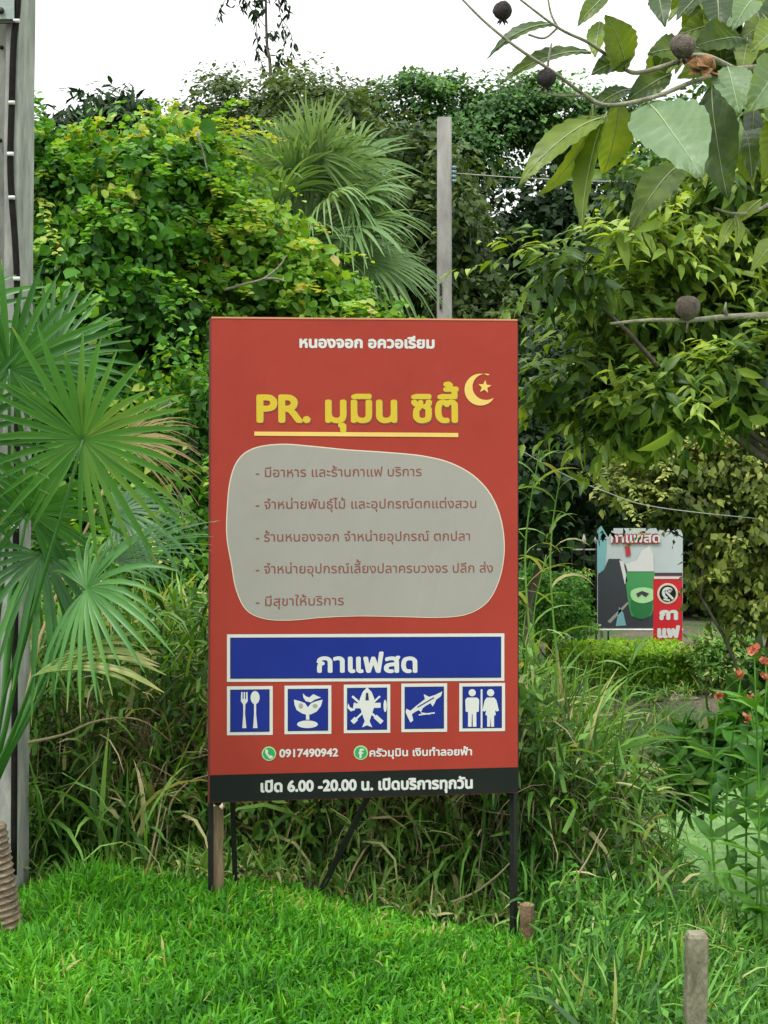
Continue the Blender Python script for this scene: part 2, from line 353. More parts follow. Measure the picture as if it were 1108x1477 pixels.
L.new(cv.outputs[0], rg.inputs['Value']); L.new(rg.outputs[0], b.inputs['Roughness'])
M['pond'] = m
grid(np.linspace(.2, 40, 40), np.linspace(-10, 14.2, 30), lambda x, y: np.full_like(x, -1.0), 'pond_water', M['pond'])

# ------------------------------------------------------------------ foliage builders
def lump_leaves(lumps, n, size, clump=.22, hang=.3, szvar=.24, up=.5, shell=.5, seed=1, sprays=0, spl=.5, rnd=.7, flat=.75, sep=1.1, tv=.16):
    "leaf positions, axes, normals for crowns made of ellipsoidal lumps that are themselves made of clumps"
    g = np.random.default_rng(seed)
    vol = np.array([l[3] * l[4] + l[4] * l[5] + l[3] * l[5] for l in lumps], float); vol /= vol.sum()
    P_, A_, N_, S_, T_ = [], [], [], [], []
    for l, wv in zip(lumps, vol):
        c = np.array(l[:3]); r = np.array(l[3:6]); k = max(30, int(n * wv))
        area = 4 * math.pi * ((r[0]*r[1]) ** 1.6 / 3 + (r[1]*r[2]) ** 1.6 / 3 + (r[0]*r[2]) ** 1.6 / 3) ** (1 / 1.6)
        nc = max(8, int(area / (clump * clump * sep)))
        cd = unit(g.normal(size=(nc, 3))); rad = shell + (1 - shell) * g.random(nc) ** .6
        rad *= 1 + .2 * np.sin(cd[:, 0] * 5 + seed) * np.cos(cd[:, 2] * 4 - seed) + g.normal(0, .07, nc)
        cc = c + cd * rad[:, None] * r; cs = clump * g.uniform(.45, 1.6, nc); ct = g.normal(0, .14, nc)
        i = g.integers(0, nc, k)
        q = unit(g.normal(size=(k, 3))) * (g.random(k) ** .45)[:, None]
        q[:, 2] *= flat
        pos = cc[i] + q * cs[i][:, None]
        outd = unit((pos - c) / r)
        nr = unit(outd * .7 + q * .6 + np.array([0, 0, up]) + g.normal(0, rnd, (k, 3)))
        ax = unit(outd * .4 + q * .5 + g.normal(0, .6, (k, 3)) + np.array([0, 0, -hang]))
        ax = unit(ax - nr * (ax * nr).sum(1, keepdims=True) * .8)
        P_.append(pos); A_.append(ax); N_.append(nr); S_.append(size * np.exp(g.normal(0, szvar, k)))
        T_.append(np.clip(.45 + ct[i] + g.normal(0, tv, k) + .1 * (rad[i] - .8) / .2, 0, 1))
    for _ in range(sprays):
        l = lumps[g.integers(0, len(lumps))]; c = np.array(l[:3]); r = np.array(l[3:6]); d = unit(g.normal(size=3) * (1, 1, 1) + (0, -.7, .35))
        p = c + d * r * .85; v = unit(d * (1, 1, .4) + g.normal(0, .35, 3) + (0, 0, .35)); L_ = spl * g.uniform(.5, 1.4); k = int(max(8, 2.2 * L_ / size * 1.4)); tt = np.clip(.5 + g.normal(0, .22), 0, 1)
        for i in range(k):
            t = i / k; q = p + v * L_ * t + np.array([0, 0, -1.]) * L_ * .55 * t * t; sd_ = unit(np.cross(v, (0, 0, 1.))) * (1 if i % 2 else -1)
            P_.append(q[None] + g.normal(0, size * .15, (1, 3))); A_.append(unit(sd_ + v * .7 + (0, 0, -hang * .6) + g.normal(0, .2, 3))[None]); N_.append(unit(np.array([0, -.25, 1.]) + g.normal(0, .3, 3))[None])
            S_.append(np.array([size * g.uniform(.75, 1.25) * (1.1 - .5 * t)])); T_.append(np.array([np.clip(tt + .25 * t + g.normal(0, .08), 0, 1)]))
    return [np.concatenate(a) for a in (P_, A_, N_, S_, T_)]

def single_leaves(root, tmpl, mat, data, count, keepfn=None, bins=6):
    "the leaves that show largest become one object each; returns the rest"
    pos, ax, nr, sz, ti = data
    px = 554 + pos[:, 0] / np.maximum(pos[:, 1], .1) * F; py = HZ - (pos[:, 2] - EYE) / np.maximum(pos[:, 1], .1) * F
    vis = (px > 0) & (px < 1108) & (py > 0) & (py < 1477)
    if keepfn is not None: vis &= keepfn(px, py)
    sc = np.where(vis, -pos[:, 1] + sz * 1.5, -1e9); idx = np.argsort(-sc)[:count]; idx = idx[vis[idx]]
    mes = []
    for b_ in range(bins):
        a = Acc(); stamp(a, tmpl, np.zeros((1, 3)), np.array([[0, 1., 0]]), np.array([[0, 0, 1.]]), [1.], np.array([(b_ + .5) / bins]))
        mes.append(a.mesh('leaf', mat))
    X, Y, Z = basis(ax[idx], nr[idx]); off = np.array(root.location)
    for k, i in enumerate(idx):
        o = bpy.data.objects.new('leaf', mes[min(bins - 1, int(ti[i] * bins))]); COL.objects.link(o); o.parent = root
        q = Matrix(((X[k][0], Y[k][0], Z[k][0]), (X[k][1], Y[k][1], Z[k][1]), (X[k][2], Y[k][2], Z[k][2]))).to_4x4()
        p = pos[i] - off
        o.matrix_basis = Matrix.Translation(p.tolist()) @ q @ Matrix.Scale(float(sz[i]), 4)
    m = np.ones(len(pos), bool); m[idx] = False
    return [d[m] for d in data]

def limb_path(a, b, n=6, wob=.08, g=R, sag=0):
    a = np.asarray(a, float); b = np.asarray(b, float); t = np.linspace(0, 1, n)[:, None]
    p = a + (b - a) * t; L_ = np.linalg.norm(b - a)
    p[1:-1] += g.normal(0, wob * L_ / 3, (n - 2, 3)); p[:, 2] += sag * (t[:, 0] * (1 - t[:, 0])) * L_
    return p

def plant(name, label, cat, base, lumps, n, size, tmpl, mat, group=None, trunk=None, limbs=6, singles=0, keepfn=None,
          bark='bark', seed=1, part='crown', limb_r=.4, **kw):
    "a tree or bush: tapered trunk with limbs, crown of leaves"
    bx = np.array([base[0], base[1], float(height(base[0], base[1])) if len(base) < 3 else base[2]])
    root = thing(name, label, cat, bx, group)
    g = np.random.default_rng(seed + 100)
    data = lump_leaves(lumps, n, size, seed=seed, **kw)
    if singles: data = single_leaves(root, tmpl, mat, data, singles, keepfn)
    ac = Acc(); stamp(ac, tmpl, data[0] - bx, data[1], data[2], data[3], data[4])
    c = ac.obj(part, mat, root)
    if singles: c['kind'] = 'stuff'; c.name = 'foliage'
    if trunk:
        ac = Acc(); top = np.array(lumps[0][:3]) - bx
        tp = limb_path((0, 0, -.1), top, 8, .06, g); tube(ac, tp, np.linspace(trunk, trunk * .45, 8), 9)
        for k in range(limbs):
            l = lumps[k % len(lumps)]; d = unit(g.normal(size=3)); e = np.array(l[:3]) + d * np.array(l[3:6]) * .85 - bx
            s = tp[g.integers(3, 8)]
            lp = limb_path(s, e, 7, .1, g, .12); tube(ac, lp, np.linspace(trunk * limb_r, trunk * .07, 7), 6)
            for _ in range(3):
                s2 = lp[g.integers(2, 6)]; e2 = s2 + unit(g.normal(size=3)) * np.array(l[3:6]) * .45
                tube(ac, limb_path(s2, e2, 5, .1, g, .08), np.linspace(trunk * .12, trunk * .03, 5), 5)
        ac.obj('trunk', M[bark], root)
    return root

def lump(px, py, d, rx, ry, rd=None):
    "ellipsoid whose outline is rx,ry photo pixels at depth d"
    c = P(px, py, d); k = d / F
    return (*c, rx * k, (rd if rd is not None else (rx + ry) / 2 * k), ry * k)

# ---- far trees
BT = 'trees standing behind the garden'
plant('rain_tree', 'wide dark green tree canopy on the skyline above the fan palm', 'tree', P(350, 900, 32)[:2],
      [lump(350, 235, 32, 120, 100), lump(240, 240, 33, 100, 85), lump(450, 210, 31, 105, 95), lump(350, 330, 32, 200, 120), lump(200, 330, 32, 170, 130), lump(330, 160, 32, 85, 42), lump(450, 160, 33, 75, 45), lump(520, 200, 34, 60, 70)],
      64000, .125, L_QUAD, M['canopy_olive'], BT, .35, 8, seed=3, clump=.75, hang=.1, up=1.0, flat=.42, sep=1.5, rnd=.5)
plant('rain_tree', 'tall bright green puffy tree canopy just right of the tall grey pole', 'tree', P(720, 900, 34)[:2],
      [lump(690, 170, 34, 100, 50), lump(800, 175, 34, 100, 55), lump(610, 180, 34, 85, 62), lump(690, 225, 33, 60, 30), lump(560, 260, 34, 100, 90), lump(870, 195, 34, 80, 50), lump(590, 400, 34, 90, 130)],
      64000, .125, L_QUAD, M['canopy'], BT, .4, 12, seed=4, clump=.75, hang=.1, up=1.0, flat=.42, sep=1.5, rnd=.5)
plant('rain_tree', 'dark green tree crown behind the overhanging leafy branch at right', 'tree', P(1010, 900, 30)[:2],
      [lump(980, 250, 30, 100, 95), lump(1080, 220, 30, 130, 130), lump(1180, 320, 30, 170, 160), lump(1040, 380, 30, 130, 140)],
      22000, .2, L_QUAD, M['canopy'], BT, .4, 8, seed=5, clump=.75, hang=.1, up=1.0, flat=.42, sep=1.5, rnd=.5)
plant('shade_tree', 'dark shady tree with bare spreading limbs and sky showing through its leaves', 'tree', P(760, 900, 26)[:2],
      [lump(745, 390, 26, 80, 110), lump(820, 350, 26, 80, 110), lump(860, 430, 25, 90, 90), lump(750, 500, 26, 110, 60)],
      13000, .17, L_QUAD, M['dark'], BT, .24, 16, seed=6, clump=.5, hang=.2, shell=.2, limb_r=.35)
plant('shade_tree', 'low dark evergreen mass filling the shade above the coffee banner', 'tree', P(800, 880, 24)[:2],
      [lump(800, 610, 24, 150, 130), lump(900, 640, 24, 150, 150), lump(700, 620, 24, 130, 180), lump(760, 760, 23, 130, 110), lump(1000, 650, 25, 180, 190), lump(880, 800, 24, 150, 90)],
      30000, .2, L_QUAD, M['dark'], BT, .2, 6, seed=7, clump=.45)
plant('tropical_tree', 'lacy dark tree with drooping leaf sprays against the sky at upper left', 'tree', P(130, 900, 19)[:2],
      [lump(150, 178, 19, 50, 40), lump(100, 205, 19, 60, 35), lump(195, 165, 19, 30, 30), lump(130, 290, 19, 130, 80), lump(180, 230, 19, 60, 40)],
      6500, .17, L_LANCE, M['dark'], BT, .12, 14, seed=8, clump=.28, hang=1.0, shell=.3, sprays=40, spl=.9)
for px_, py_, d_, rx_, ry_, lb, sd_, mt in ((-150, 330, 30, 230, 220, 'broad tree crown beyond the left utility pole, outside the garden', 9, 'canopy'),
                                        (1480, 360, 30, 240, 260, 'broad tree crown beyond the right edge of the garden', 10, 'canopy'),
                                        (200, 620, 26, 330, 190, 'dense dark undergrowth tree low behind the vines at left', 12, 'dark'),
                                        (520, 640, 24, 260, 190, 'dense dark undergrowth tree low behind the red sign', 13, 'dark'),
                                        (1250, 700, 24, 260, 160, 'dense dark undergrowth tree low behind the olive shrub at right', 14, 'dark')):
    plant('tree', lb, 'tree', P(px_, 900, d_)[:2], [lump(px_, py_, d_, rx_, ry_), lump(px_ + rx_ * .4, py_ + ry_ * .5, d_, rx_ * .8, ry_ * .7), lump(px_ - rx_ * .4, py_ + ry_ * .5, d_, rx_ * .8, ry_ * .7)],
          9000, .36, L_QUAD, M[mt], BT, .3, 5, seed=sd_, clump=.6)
# far wood closing the horizon
ac = Acc(); g = np.random.default_rng(77)
lm = []
for a_ in np.linspace(-75, 75, 44):
    dd = 62 + g.uniform(-5, 8); x_ = math.sin(math.radians(a_)) * dd; y_ = math.cos(math.radians(a_)) * dd
    hh = g.uniform(5, 8)
    if -8 < a_ < 12: hh = 5.5
    lm.append((x_, y_, hh * .4, 4.5, 3, hh * .7))
dt = lump_leaves(lm, 20000, .8, .9, seed=33)
stamp(ac, L_QUAD, *dt[:3], dt[3], dt[4]); tag(ac.obj('far_wood', M['canopy']), 'distant dark line of woodland closing the view low behind everything', 'woodland', kind='stuff')

# ---- slender leader rising above the canopy (only its lower leaves are in the picture)
d_ = 36.0; bx = P(392, 900, d_); bx[2] = float(height(bx[0], bx[1]))
root = thing('slender_tree', 'thin bare leader with a few drooping dark leaves against the white sky', 'tree', bx)
ac = Acc(); pts = np.array([bx, P(395, 500, d_), P(391, 130, d_), P(385, 60, d_), P(383, -40, d_), P(380, -190, d_)]) - bx
tube(ac, curve_pts(pts, 6), np.linspace(.07, .02, 31), 6)
tw = [[(391, 125), (398, 95), (412, 60), (404, 20), (398, -30)], [(388, 110), (375, 85), (371, 55), (368, 10), (360, -30)], [(384, 40), (360, 10), (345, -10)], [(345, -30), (322, 5), (311, 30)],
      [(405, 25), (420, 50), (421, 80)], [(391, 100), (405, 88), (418, 86)], [(384, 60), (392, 45), (400, 48)], [(398, -20), (410, 0), (416, 20)]]
for t in tw: tube(ac, curve_pts([P(a, b_, d_ + g.uniform(-.1, .1)) for a, b_ in t], 4) - bx, .011, 5)
ac.obj('trunk', M['bark'], root)
ac = Acc(); pos = []; axs = []
for t in tw:
    cp = curve_pts([P(a, b_, d_) for a, b_ in t], 4)
    for q in cp[2:]:
        for _ in range(2):
            pos.append(q - bx + g.normal(0, .04, 3)); axs.append((g.normal(0, .5), g.normal(0, .4), -1))
for _ in range(46):
    pos.append(P(g.normal(366, 17), g.uniform(-14, 16), d_) - bx); axs.append((g.normal(0, .6), g.normal(0, .5), -.8))
for _ in range(26):
    pos.append(P(g.normal(385, 14), g.uniform(30, 118), d_) - bx); axs.append((g.normal(0, .6), g.normal(0, .5), -.8))
pos = np.array(pos); axs = unit(np.array(axs)); stamp(ac, L_LANCE, pos, axs, g.normal(size=pos.shape), g.uniform(.16, .3, len(pos)), g.uniform(.1, .6, len(pos)))
ac.obj('crown', M['dark'], root)

# ---- vine-covered masses on the left
VG = 'vine covered bushes behind the fence line'
plant('vine_covered_bush', 'big mound of tangled glossy green vines beside the left utility pole', 'bush', P(120, 900, 10)[:2],
      [lump(120, 345, 10, 95, 105), lump(60, 280, 10, 55, 80), lump(200, 290, 10, 80, 90), lump(150, 460, 9.8, 150, 150), lump(90, 680, 9.8, 130, 200), lump(230, 700, 9.6, 120, 180), lump(245, 250, 10.4, 55, 40), lump(75, 235, 10.2, 30, 30)],
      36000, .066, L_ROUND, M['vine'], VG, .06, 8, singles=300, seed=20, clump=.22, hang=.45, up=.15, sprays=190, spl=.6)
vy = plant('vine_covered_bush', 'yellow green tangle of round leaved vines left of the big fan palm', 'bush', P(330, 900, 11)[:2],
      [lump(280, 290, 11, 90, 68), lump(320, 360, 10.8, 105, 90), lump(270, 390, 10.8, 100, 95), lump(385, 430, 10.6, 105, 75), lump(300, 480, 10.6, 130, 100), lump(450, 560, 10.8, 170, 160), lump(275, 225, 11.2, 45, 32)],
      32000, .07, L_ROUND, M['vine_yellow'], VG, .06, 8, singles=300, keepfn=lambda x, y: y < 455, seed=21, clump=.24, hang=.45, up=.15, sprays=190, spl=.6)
plant('vine_covered_bush', 'leafy green vine hump close against the left edge of the red sign', 'bush', P(300, 900, 8.6)[:2],
      [lump(290, 640, 8.6, 70, 120), lump(250, 760, 8.6, 90, 120), lump(310, 830, 8.6, 90, 110), lump(180, 900, 8.5, 110, 100)],
      15000, .062, L_OVAL, M['vine'], VG, .03, 6, seed=22, clump=.2, hang=.4, up=.2, sprays=70, spl=.4)
plant('vine_covered_tree', 'thin tree wrapped in small brownish green leaves beside the tall grey pole', 'tree', P(640, 900, 15.5)[:2],
      [lump(560, 240, 16, 70, 60), lump(620, 270, 16, 85, 85), lump(650, 360, 15.6, 55, 95), lump(590, 350, 15.9, 70, 110), lump(665, 440, 15.4, 65, 60), lump(700, 500, 15.5, 70, 80), lump(480, 180, 16.4, 60, 40)],
      17000, .1, L_OVAL, M['canopy_olive'], None, .09, 8, seed=23, clump=.26, hang=.6, sprays=60)
plant('bush', 'dark leafy bush half hidden behind the right edge of the red sign', 'bush', P(780, 920, 12.5)[:2],
      [lump(770, 560, 13.5, 70, 80), lump(800, 700, 13.5, 100, 70), lump(720, 700, 13, 90, 110)],
      7000, .1, L_OVAL, M['dark'], None, .05, 6, seed=24, clump=.26)

for tw_ in ([(325, 418), (352, 410), (380, 402), (402, 385), (414, 368)], [(380, 402), (398, 402), (412, 406)], [(210, 330), (232, 312), (262, 308), (290, 322)], [(120, 470), (150, 452), (185, 450), (215, 470)], [(285, 190), (292, 215), (300, 250)]):
    b_ = np.array(vy.location); ac = Acc(); p = curve_pts([P(a_, c_, 9.85 - .0 * a_) - b_ for a_, c_ in tw_], 6); tube(ac, p, np.linspace(.011, .005, len(p)), 6); ac.obj('bare_twig', M['twig'], vy)

# ---- right: long-leaved tree and olive shrub
plant('long_leaved_tree', 'leafy tree with long light green leaves reaching in from the right edge', 'tree', P(1480, 1000, 7.9)[:2],
      [lump(1210, 430, 7.9, 170, 190, .8), lump(1040, 400, 8.0, 100, 80), lump(1040, 500, 7.8, 110, 80), lump(1060, 300, 7.8, 100, 80), lump(950, 300, 8.3, 75, 45), lump(1080, 210, 8.2, 90, 60), lump(930, 360, 7.4, 70, 35), lump(900, 455, 7.6, 70, 45), lump(970, 575, 7.2, 75, 40), lump(1080, 545, 7.2, 80, 40), lump(830, 560, 7.6, 55, 40), lump(820, 400, 7.0, 45, 25), lump(920, 520, 7.8, 70, 40), lump(880, 620, 7.5, 60, 30)],
      17000, .11, L_LANCE, M['lager'], None, .09, 16, singles=300, seed=30, clump=.17, hang=.7, up=.4, sprays=150, spl=.45)
plant('olive_leaved_shrub', 'drooping shrub of small olive leaves overhanging the coffee banner', 'shrub', P(1100, 960, 12.2)[:2],
      [lump(1100, 780, 12.2, 80, 110), lump(1050, 700, 12.2, 80, 75), lump(1130, 690, 12.4, 100, 100), lump(1080, 620, 12.2, 80, 50), lump(985, 680, 12.2, 50, 36), lump(1055, 850, 12.4, 45, 50), lump(985, 735, 12.0, 36, 22), lump(1110, 860, 12.2, 80, 50), lump(1000, 640, 12.4, 60, 40), lump(935, 665, 12.2, 42, 34), lump(900, 705, 12.0, 28, 14)],
      23000, .078, L_OVAL, M['olive'], None, .05, 10, seed=31, clump=.17, hang=1.0, up=.1, sprays=110, spl=.4)
plant('clipped_shrub', 'rounded clipped green shrub left of the coffee banner', 'shrub', P(790, 920, 15)[:2],
      [lump(792, 872, 15, 60, 52)], 7000, .045, L_OVAL, M['weed_bright'], None, .03, 4, seed=32, clump=.1, shell=.8)

# ---- hedge
a0, a1 = P(800, 925, 15.2), P(985, 925, 15.2)
root = thing('clipped_hedge', 'low bright green clipped hedge under the coffee banner', 'hedge', ((a0[0] + a1[0]) / 2, 15.2, float(height(1.9, 15.2))))
n = 26000; g = np.random.default_rng(5); u = g.uniform(-1, 1, (n, 3)); f = g.integers(0, 3, n)
for k in range(3): u[f == k, k] = np.sign(u[f == k, k]) * g.uniform(.85, 1.06, (f == k).sum())
hx = (a1[0] - a0[0]) / 2
pos = np.stack([u[:, 0] * hx, u[:, 1] * .5, .2 + u[:, 2] * .25 + .03 * vnoise(u[:, 0] * 4, u[:, 1] * 3, 2)], 1)
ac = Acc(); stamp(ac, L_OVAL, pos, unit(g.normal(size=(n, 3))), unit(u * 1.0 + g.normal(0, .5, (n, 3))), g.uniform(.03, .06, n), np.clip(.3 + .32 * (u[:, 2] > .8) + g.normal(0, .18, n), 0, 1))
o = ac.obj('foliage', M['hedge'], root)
ac = Acc()
for k in range(9): tube(ac, limb_path((-hx + .15 + k * .2, 0, -.05), (-hx + .15 + k * .2 + g.uniform(-.1, .1), 0, .5), 4), .012, 5)
ac.obj('stem', M['bark'], root)
# second, darker piece of the hedge on the right, in the light ground strip
plant('low_shrub', 'pale grassy low shrub at the right end of the hedge', 'shrub', P(1050, 960, 14.6)[:2], [lump(1050, 950, 14.6, 60, 30)], 3500, .06, L_LANCE, M['weed'], None, None, seed=35, clump=.12, hang=-.4)

# ------------------------------------------------------------------ fan palms
def frond(ac, hub, axis, nrm, rad, nseg=32, spread=2.55, droop=.25, tint=.5, gg=R, fused=.3, fold=.12, ragged=.08):
    axis = unit(axis); side = unit(np.cross(axis, nrm)); nz = np.cross(side, axis)
    da = 2 * spread / nseg; T = np.array([0, .1, .2, fused, .48, .68, .86, 1.0]) if fused < .4 else np.array([0, .15, .3, .5, .65, .78, fused, 1.0])
    for k in range(nseg):
        a = -spread + (k + .5) * da + gg.normal(0, da * .12)
        L_ = rad * (1 - .22 * (abs(a) / spread) ** 2) * (1 + gg.normal(0, ragged))
        dr = droop * (1 + gg.normal(0, .35)); d = math.cos(a) * axis + math.sin(a) * side; s = -math.sin(a) * axis + math.cos(a) * side
        cup = .18
        rows = []
        for t in T:
            w_ = L_ * t * da * .56 if t <= fused else L_ * fused * da * .56 * 1.12 * (1 - ((t - fused) / (1 - fused)) ** 2.2) ** .8
            w_ = max(w_, .0012)
            c = hub + d * L_ * t + nz * cup * L_ * t * (1 - t) * 1.2 + np.array([0, 0, -1.0]) * dr * L_ * t ** 2.4
            up_ = nz * w_ * fold * 4 * (1 if t > 0 else 0)
            rows += [c - s * w_ + up_ * .5, c - up_ * .5, c + s * w_ + up_ * .5]
        q = []
        for i in range(len(T) - 1):
            b_ = i * 3; q += [(b_, b_ + 1, b_ + 4, b_ + 3), (b_ + 1, b_ + 2, b_ + 5, b_ + 4)]
        tv_ = np.full(len(rows), np.clip(tint + gg.normal(0, .09), 0, .78 if tint < .85 else .92))
        if gg.random() < .4: tv_[-3:] = 1.0
        ac.add(np.array(rows), [np.array(q)], tv_)

def fan_palm(label, base, crown, spec, mat, trunk_r, seed, group=None, trunk=True):
    g = np.random.default_rng(seed); base = np.asarray(base, float); crown = np.asarray(crown, float)
    root = thing('fan_palm', label, 'palm', base, group)
    if trunk:
        ac = Acc(); n = 40; t = np.linspace(0, 1, n)[:, None]; pts = (crown - base) * t * .96 + np.array([0, 0, -.05])
        tube(ac, pts, trunk_r * (1 + .1 * (np.arange(n) % 2 == 0) - .15 * t[:, 0]), 14); o = ac.obj('trunk', M['palmbark'], root, smooth=False)
    for sp in spec:
        hub, rad, nrm, droop, tint, mk = sp[:6]; nseg = sp[6] if len(sp) > 6 else 32; sprd = sp[7] if len(sp) > 7 else 2.5
        hub = np.asarray(hub, float); ax = unit(hub - crown) if len(sp) < 9 else unit(np.array(sp[8], float))
        ac = Acc(); frond(ac, hub - base, ax, unit(nrm), rad, nseg, sprd, droop, tint, g, fused=sp[9] if len(sp) > 9 else .3)
        fo = ac.obj('frond', M[mk], root)
        if mk == 'palm_dead': fo['label'] = 'dry straw coloured dead frond'
        ac = Acc(); tube(ac, limb_path(crown - base, hub - base, 6, .03, g, .12), np.linspace(.012, .006, 6) * (rad / .45), 5, .7); ac.obj('stalk', M[mk], fo)
    return root

# near palm in front of the utility pole
d0 = 5.35; base = P(4, 1262, d0); base[2] = float(height(base[0], base[1])); crown = P(-22, 1165, d0)
cam_n = lambda x=0, y=-1, z=.2: np.array([x, y, z], float)
spec = [
 (P(14, 532, 5.0), .44, (.1, -1, .25), .10, .45, 'palm', 36, 2.95),
 (P(120, 634, 4.85), .44, (.15, -1, .35), .18, .7, 'palm', 34, 3.0),
 (P(40, 740, 5.1), .42, (.3, -.8, .4), .4, .5, 'palm', 28, 2.6),
 (P(125, 850, 4.95), .36, (.3, -.8, .45), .35, .65, 'palm', 26, 2.4, (.75, -.3, .2)),
 (P(-70, 640, 5.0), .46, (-.3, -.9, .3), .15, .4, 'palm', 30, 2.8),
 (P(165, 812, 5.3), .40, (.0, -.45, .85), .08, .25, 'palm', 26, 1.0, (.85, -.1, .35)),
 (P(48, 975, 4.9), .47, (-.2, -.6, .77), .26, .97, 'palm', 12, .3, (1, -.05, .36), .86),
 (P(-100, 480, 5.5), .5, (-.1, -.8, .6), .15, .5, 'palm', 30, 2.6),
 (P(70, 520, 5.9), .40, (.2, -.9, .5), .1, .4, 'palm', 30, 2.2),
 (P(172, 640, 6.1), .38, (.2, -.8, .5), .35, .5, 'palm_dead', 34, .9, (.9, .1, .25)),
 (P(170, 740, 5.8), .36, (.2, -.6, .7), .4, .3, 'palm', 24, 1.8, (.8, 0, .1)),
 (P(60, 800, 5.15), .36, (.2, -.9, .3), .4, .45, 'palm', 24, 2.2, (.2, -.2, -.8)),
]
fan_palm('low dark green fan palm with spiky round fronds in front of the left utility pole', base, crown, spec, 'palm', .085, 41)
# the arching old frond edge and the ringed trunk base belong to it; a second smaller trunk-less palm is not in view

# big pale palm in the middle
dC = 13.3; cr = P(444, 345, dC); bs = P(455, 960, dC); bs[2] = float(height(bs[0], bs[1]))
spec = []; g = np.random.default_rng(9)
for k in range(50):
    a = g.uniform(0, 2 * math.pi); el = g.uniform(-.75, 1.35) if k > 8 else g.uniform(.9, 1.45)
    d = np.array([math.cos(a) * math.cos(el), math.sin(a) * math.cos(el), math.sin(el)])
    if d[1] > .35: d[1] *= -1
    pl = g.uniform(.35, .8); hub = cr + d * pl + np.array([0, 0, .12])
    nr = unit(np.cross(np.cross(d, [0, 0, 1]), d) * .8 + np.array([0, -.9, .2]) + g.normal(0, .38, 3))
    spec.append((hub, g.uniform(.52, .76), nr, g.uniform(.15, .55), g.uniform(.2, .9), 'palm_pale' if k % 9 else 'palm_pale', 30, 1.9))
fan_palm('tall pale green fan palm rising behind the top of the red sign', bs, cr, spec, 'palm_pale', .12, 42)

# ------------------------------------------------------------------ poles and wires
# near utility pole: I-shaped concrete section, channel facing the camera
dP = 5.95; bx = P(-12, 1262, dP); bx[2] = float(height(bx[0], bx[1]))
root = thing('utility_pole', 'weathered grey concrete utility pole with black cable at the left edge', 'utility pole', bx)
lean = Matrix.Rotation(math.radians(.45), 4, 'Y')
W2, FL, WEB, D2, HT = .122, .056, .03, .13, 7.2
prof = [(-W2, -D2), (-W2 + FL, -D2), (-W2 + FL + .012, -WEB), (W2 - FL - .012, -WEB), (W2 - FL, -D2), (W2, -D2), (W2, D2), (W2 - FL, D2), (W2 - FL - .012, WEB), (-W2 + FL + .012, WEB), (-W2 + FL, D2), (-W2, D2)]
ac = Acc(); V = []; nz = 24
for i in range(nz + 1):
    z = HT * i / nz - .15; s = 1 - .0 * i / nz
    jit = R.normal(0, .0012, (12, 2))
    V += [(x * s + jit[k][0], y * s + jit[k][1], z) for k, (x, y) in enumerate(prof)]
V = np.array(V) @ np.array(lean.to_3x3()).T; f = []
for i in range(nz):
    for j in range(12): k = (j + 1) % 12; f.append((i * 12 + j, i * 12 + k, (i + 1) * 12 + k, (i + 1) * 12 + j))
ac.add(V, [np.array(f), np.array([[nz * 12 + j for j in range(12)]])], .5); ac.obj('shaft', M['concrete'], root, smooth=False)
def on_pole(px, py, dd=dP - D2 - .01): return P(px, py, dd) - bx
ac = Acc(); cp = curve_pts([on_pole(27, -160), on_pole(26, 0), on_pole(20, 60), on_pole(17, 150), on_pole(15, 230), on_pole(17, 285), on_pole(22, 350), on_pole(25, 430), on_pole(25, 620), on_pole(22, 900), on_pole(20, 1262)], 6)
tube(ac, cp, .0135, 8); ac.obj('cable', M['cable'], root)
for (x_, y_) in ((24, 30), (17, 148), (15, 222), (17, 285), (24, 402), (24, 560), (22, 760)):
    ac = Acc(); c = on_pole(x_, y_, dP - D2 - .024); tube(ac, [c + (-.0125, 0, 0), c + (.0125, 0, 0)], .0085, 8); ac.obj('cable_clip', M['clip'], root)
ac = Acc(); c = on_pole(-6, 8, dP - D2 - .03); box(ac, c + (-.07, 0, -.055), c + (.075, .03, .2)); pl = ac.obj('meter_cover', M['plate'], root, smooth=False)
ac = Acc(); c = on_pole(-2, 32, dP - D2 - .035); box(ac, c + (-.13, 0, -.004), c + (.062, .01, .006)); ac.obj('strap', M['black'], root, smooth=False)
ac = Acc(); c = on_pole(2, 16, dP - D2 - .034); tube(ac, [c, c + (0, -.012, 0)], .013, 10); ac.obj('dark_stub', M['black'], pl)
for (x_, y_) in ((3, 69), (1, 203), (2, 480)):
    ac = Acc(); c = on_pole(x_, y_, dP - WEB - .012); tube(ac, [c, c + (0, -.01, 0)], .009, 8); ac.obj('dark_stub', M['black'], root)  # black stubs put in for the dark of holes in the channel

# tall square pole behind the sign
dQ = 14.0; bx = P(641, 990, dQ); bx[2] = float(height(bx[0], bx[1]))
root = thing('concrete_pole', 'tall square pale grey concrete pole rising behind the red sign', 'pole', bx)
top = P(641, 171, dQ)[2] - bx[2]
ac = Acc(); V = []; n = 14
for i in range(n + 1):
    z = -.1 + (top + .1) * i / n; s = .078 - .008 * i / n; c = .014
    V += [(x, y, z) for x, y in ((-s + c, -s), (s - c, -s), (s, -s + c), (s, s - c), (s - c, s), (-s + c, s), (-s, s - c), (-s, -s + c))]
f = []
for i in range(n):
    for j in range(8): k = (j + 1) % 8; f.append((i * 8 + j, i * 8 + k, (i + 1) * 8 + k, (i + 1) * 8 + j))
ac.add(V, [np.array(f), np.array([[n * 8 + j for j in range(8)]])], .5); ac.obj('shaft', M['concrete2'], root, smooth=False)
for (x_, y_, hh) in ((636, 417, .06), (636, 438, .05)):
    ac = Acc(); c = P(x_, y_, dQ - .08) - bx; box(ac, c + (-.012, -.012, -hh), c + (.012, .01, hh)); ac.obj('bracket', M['black'], root, smooth=False)
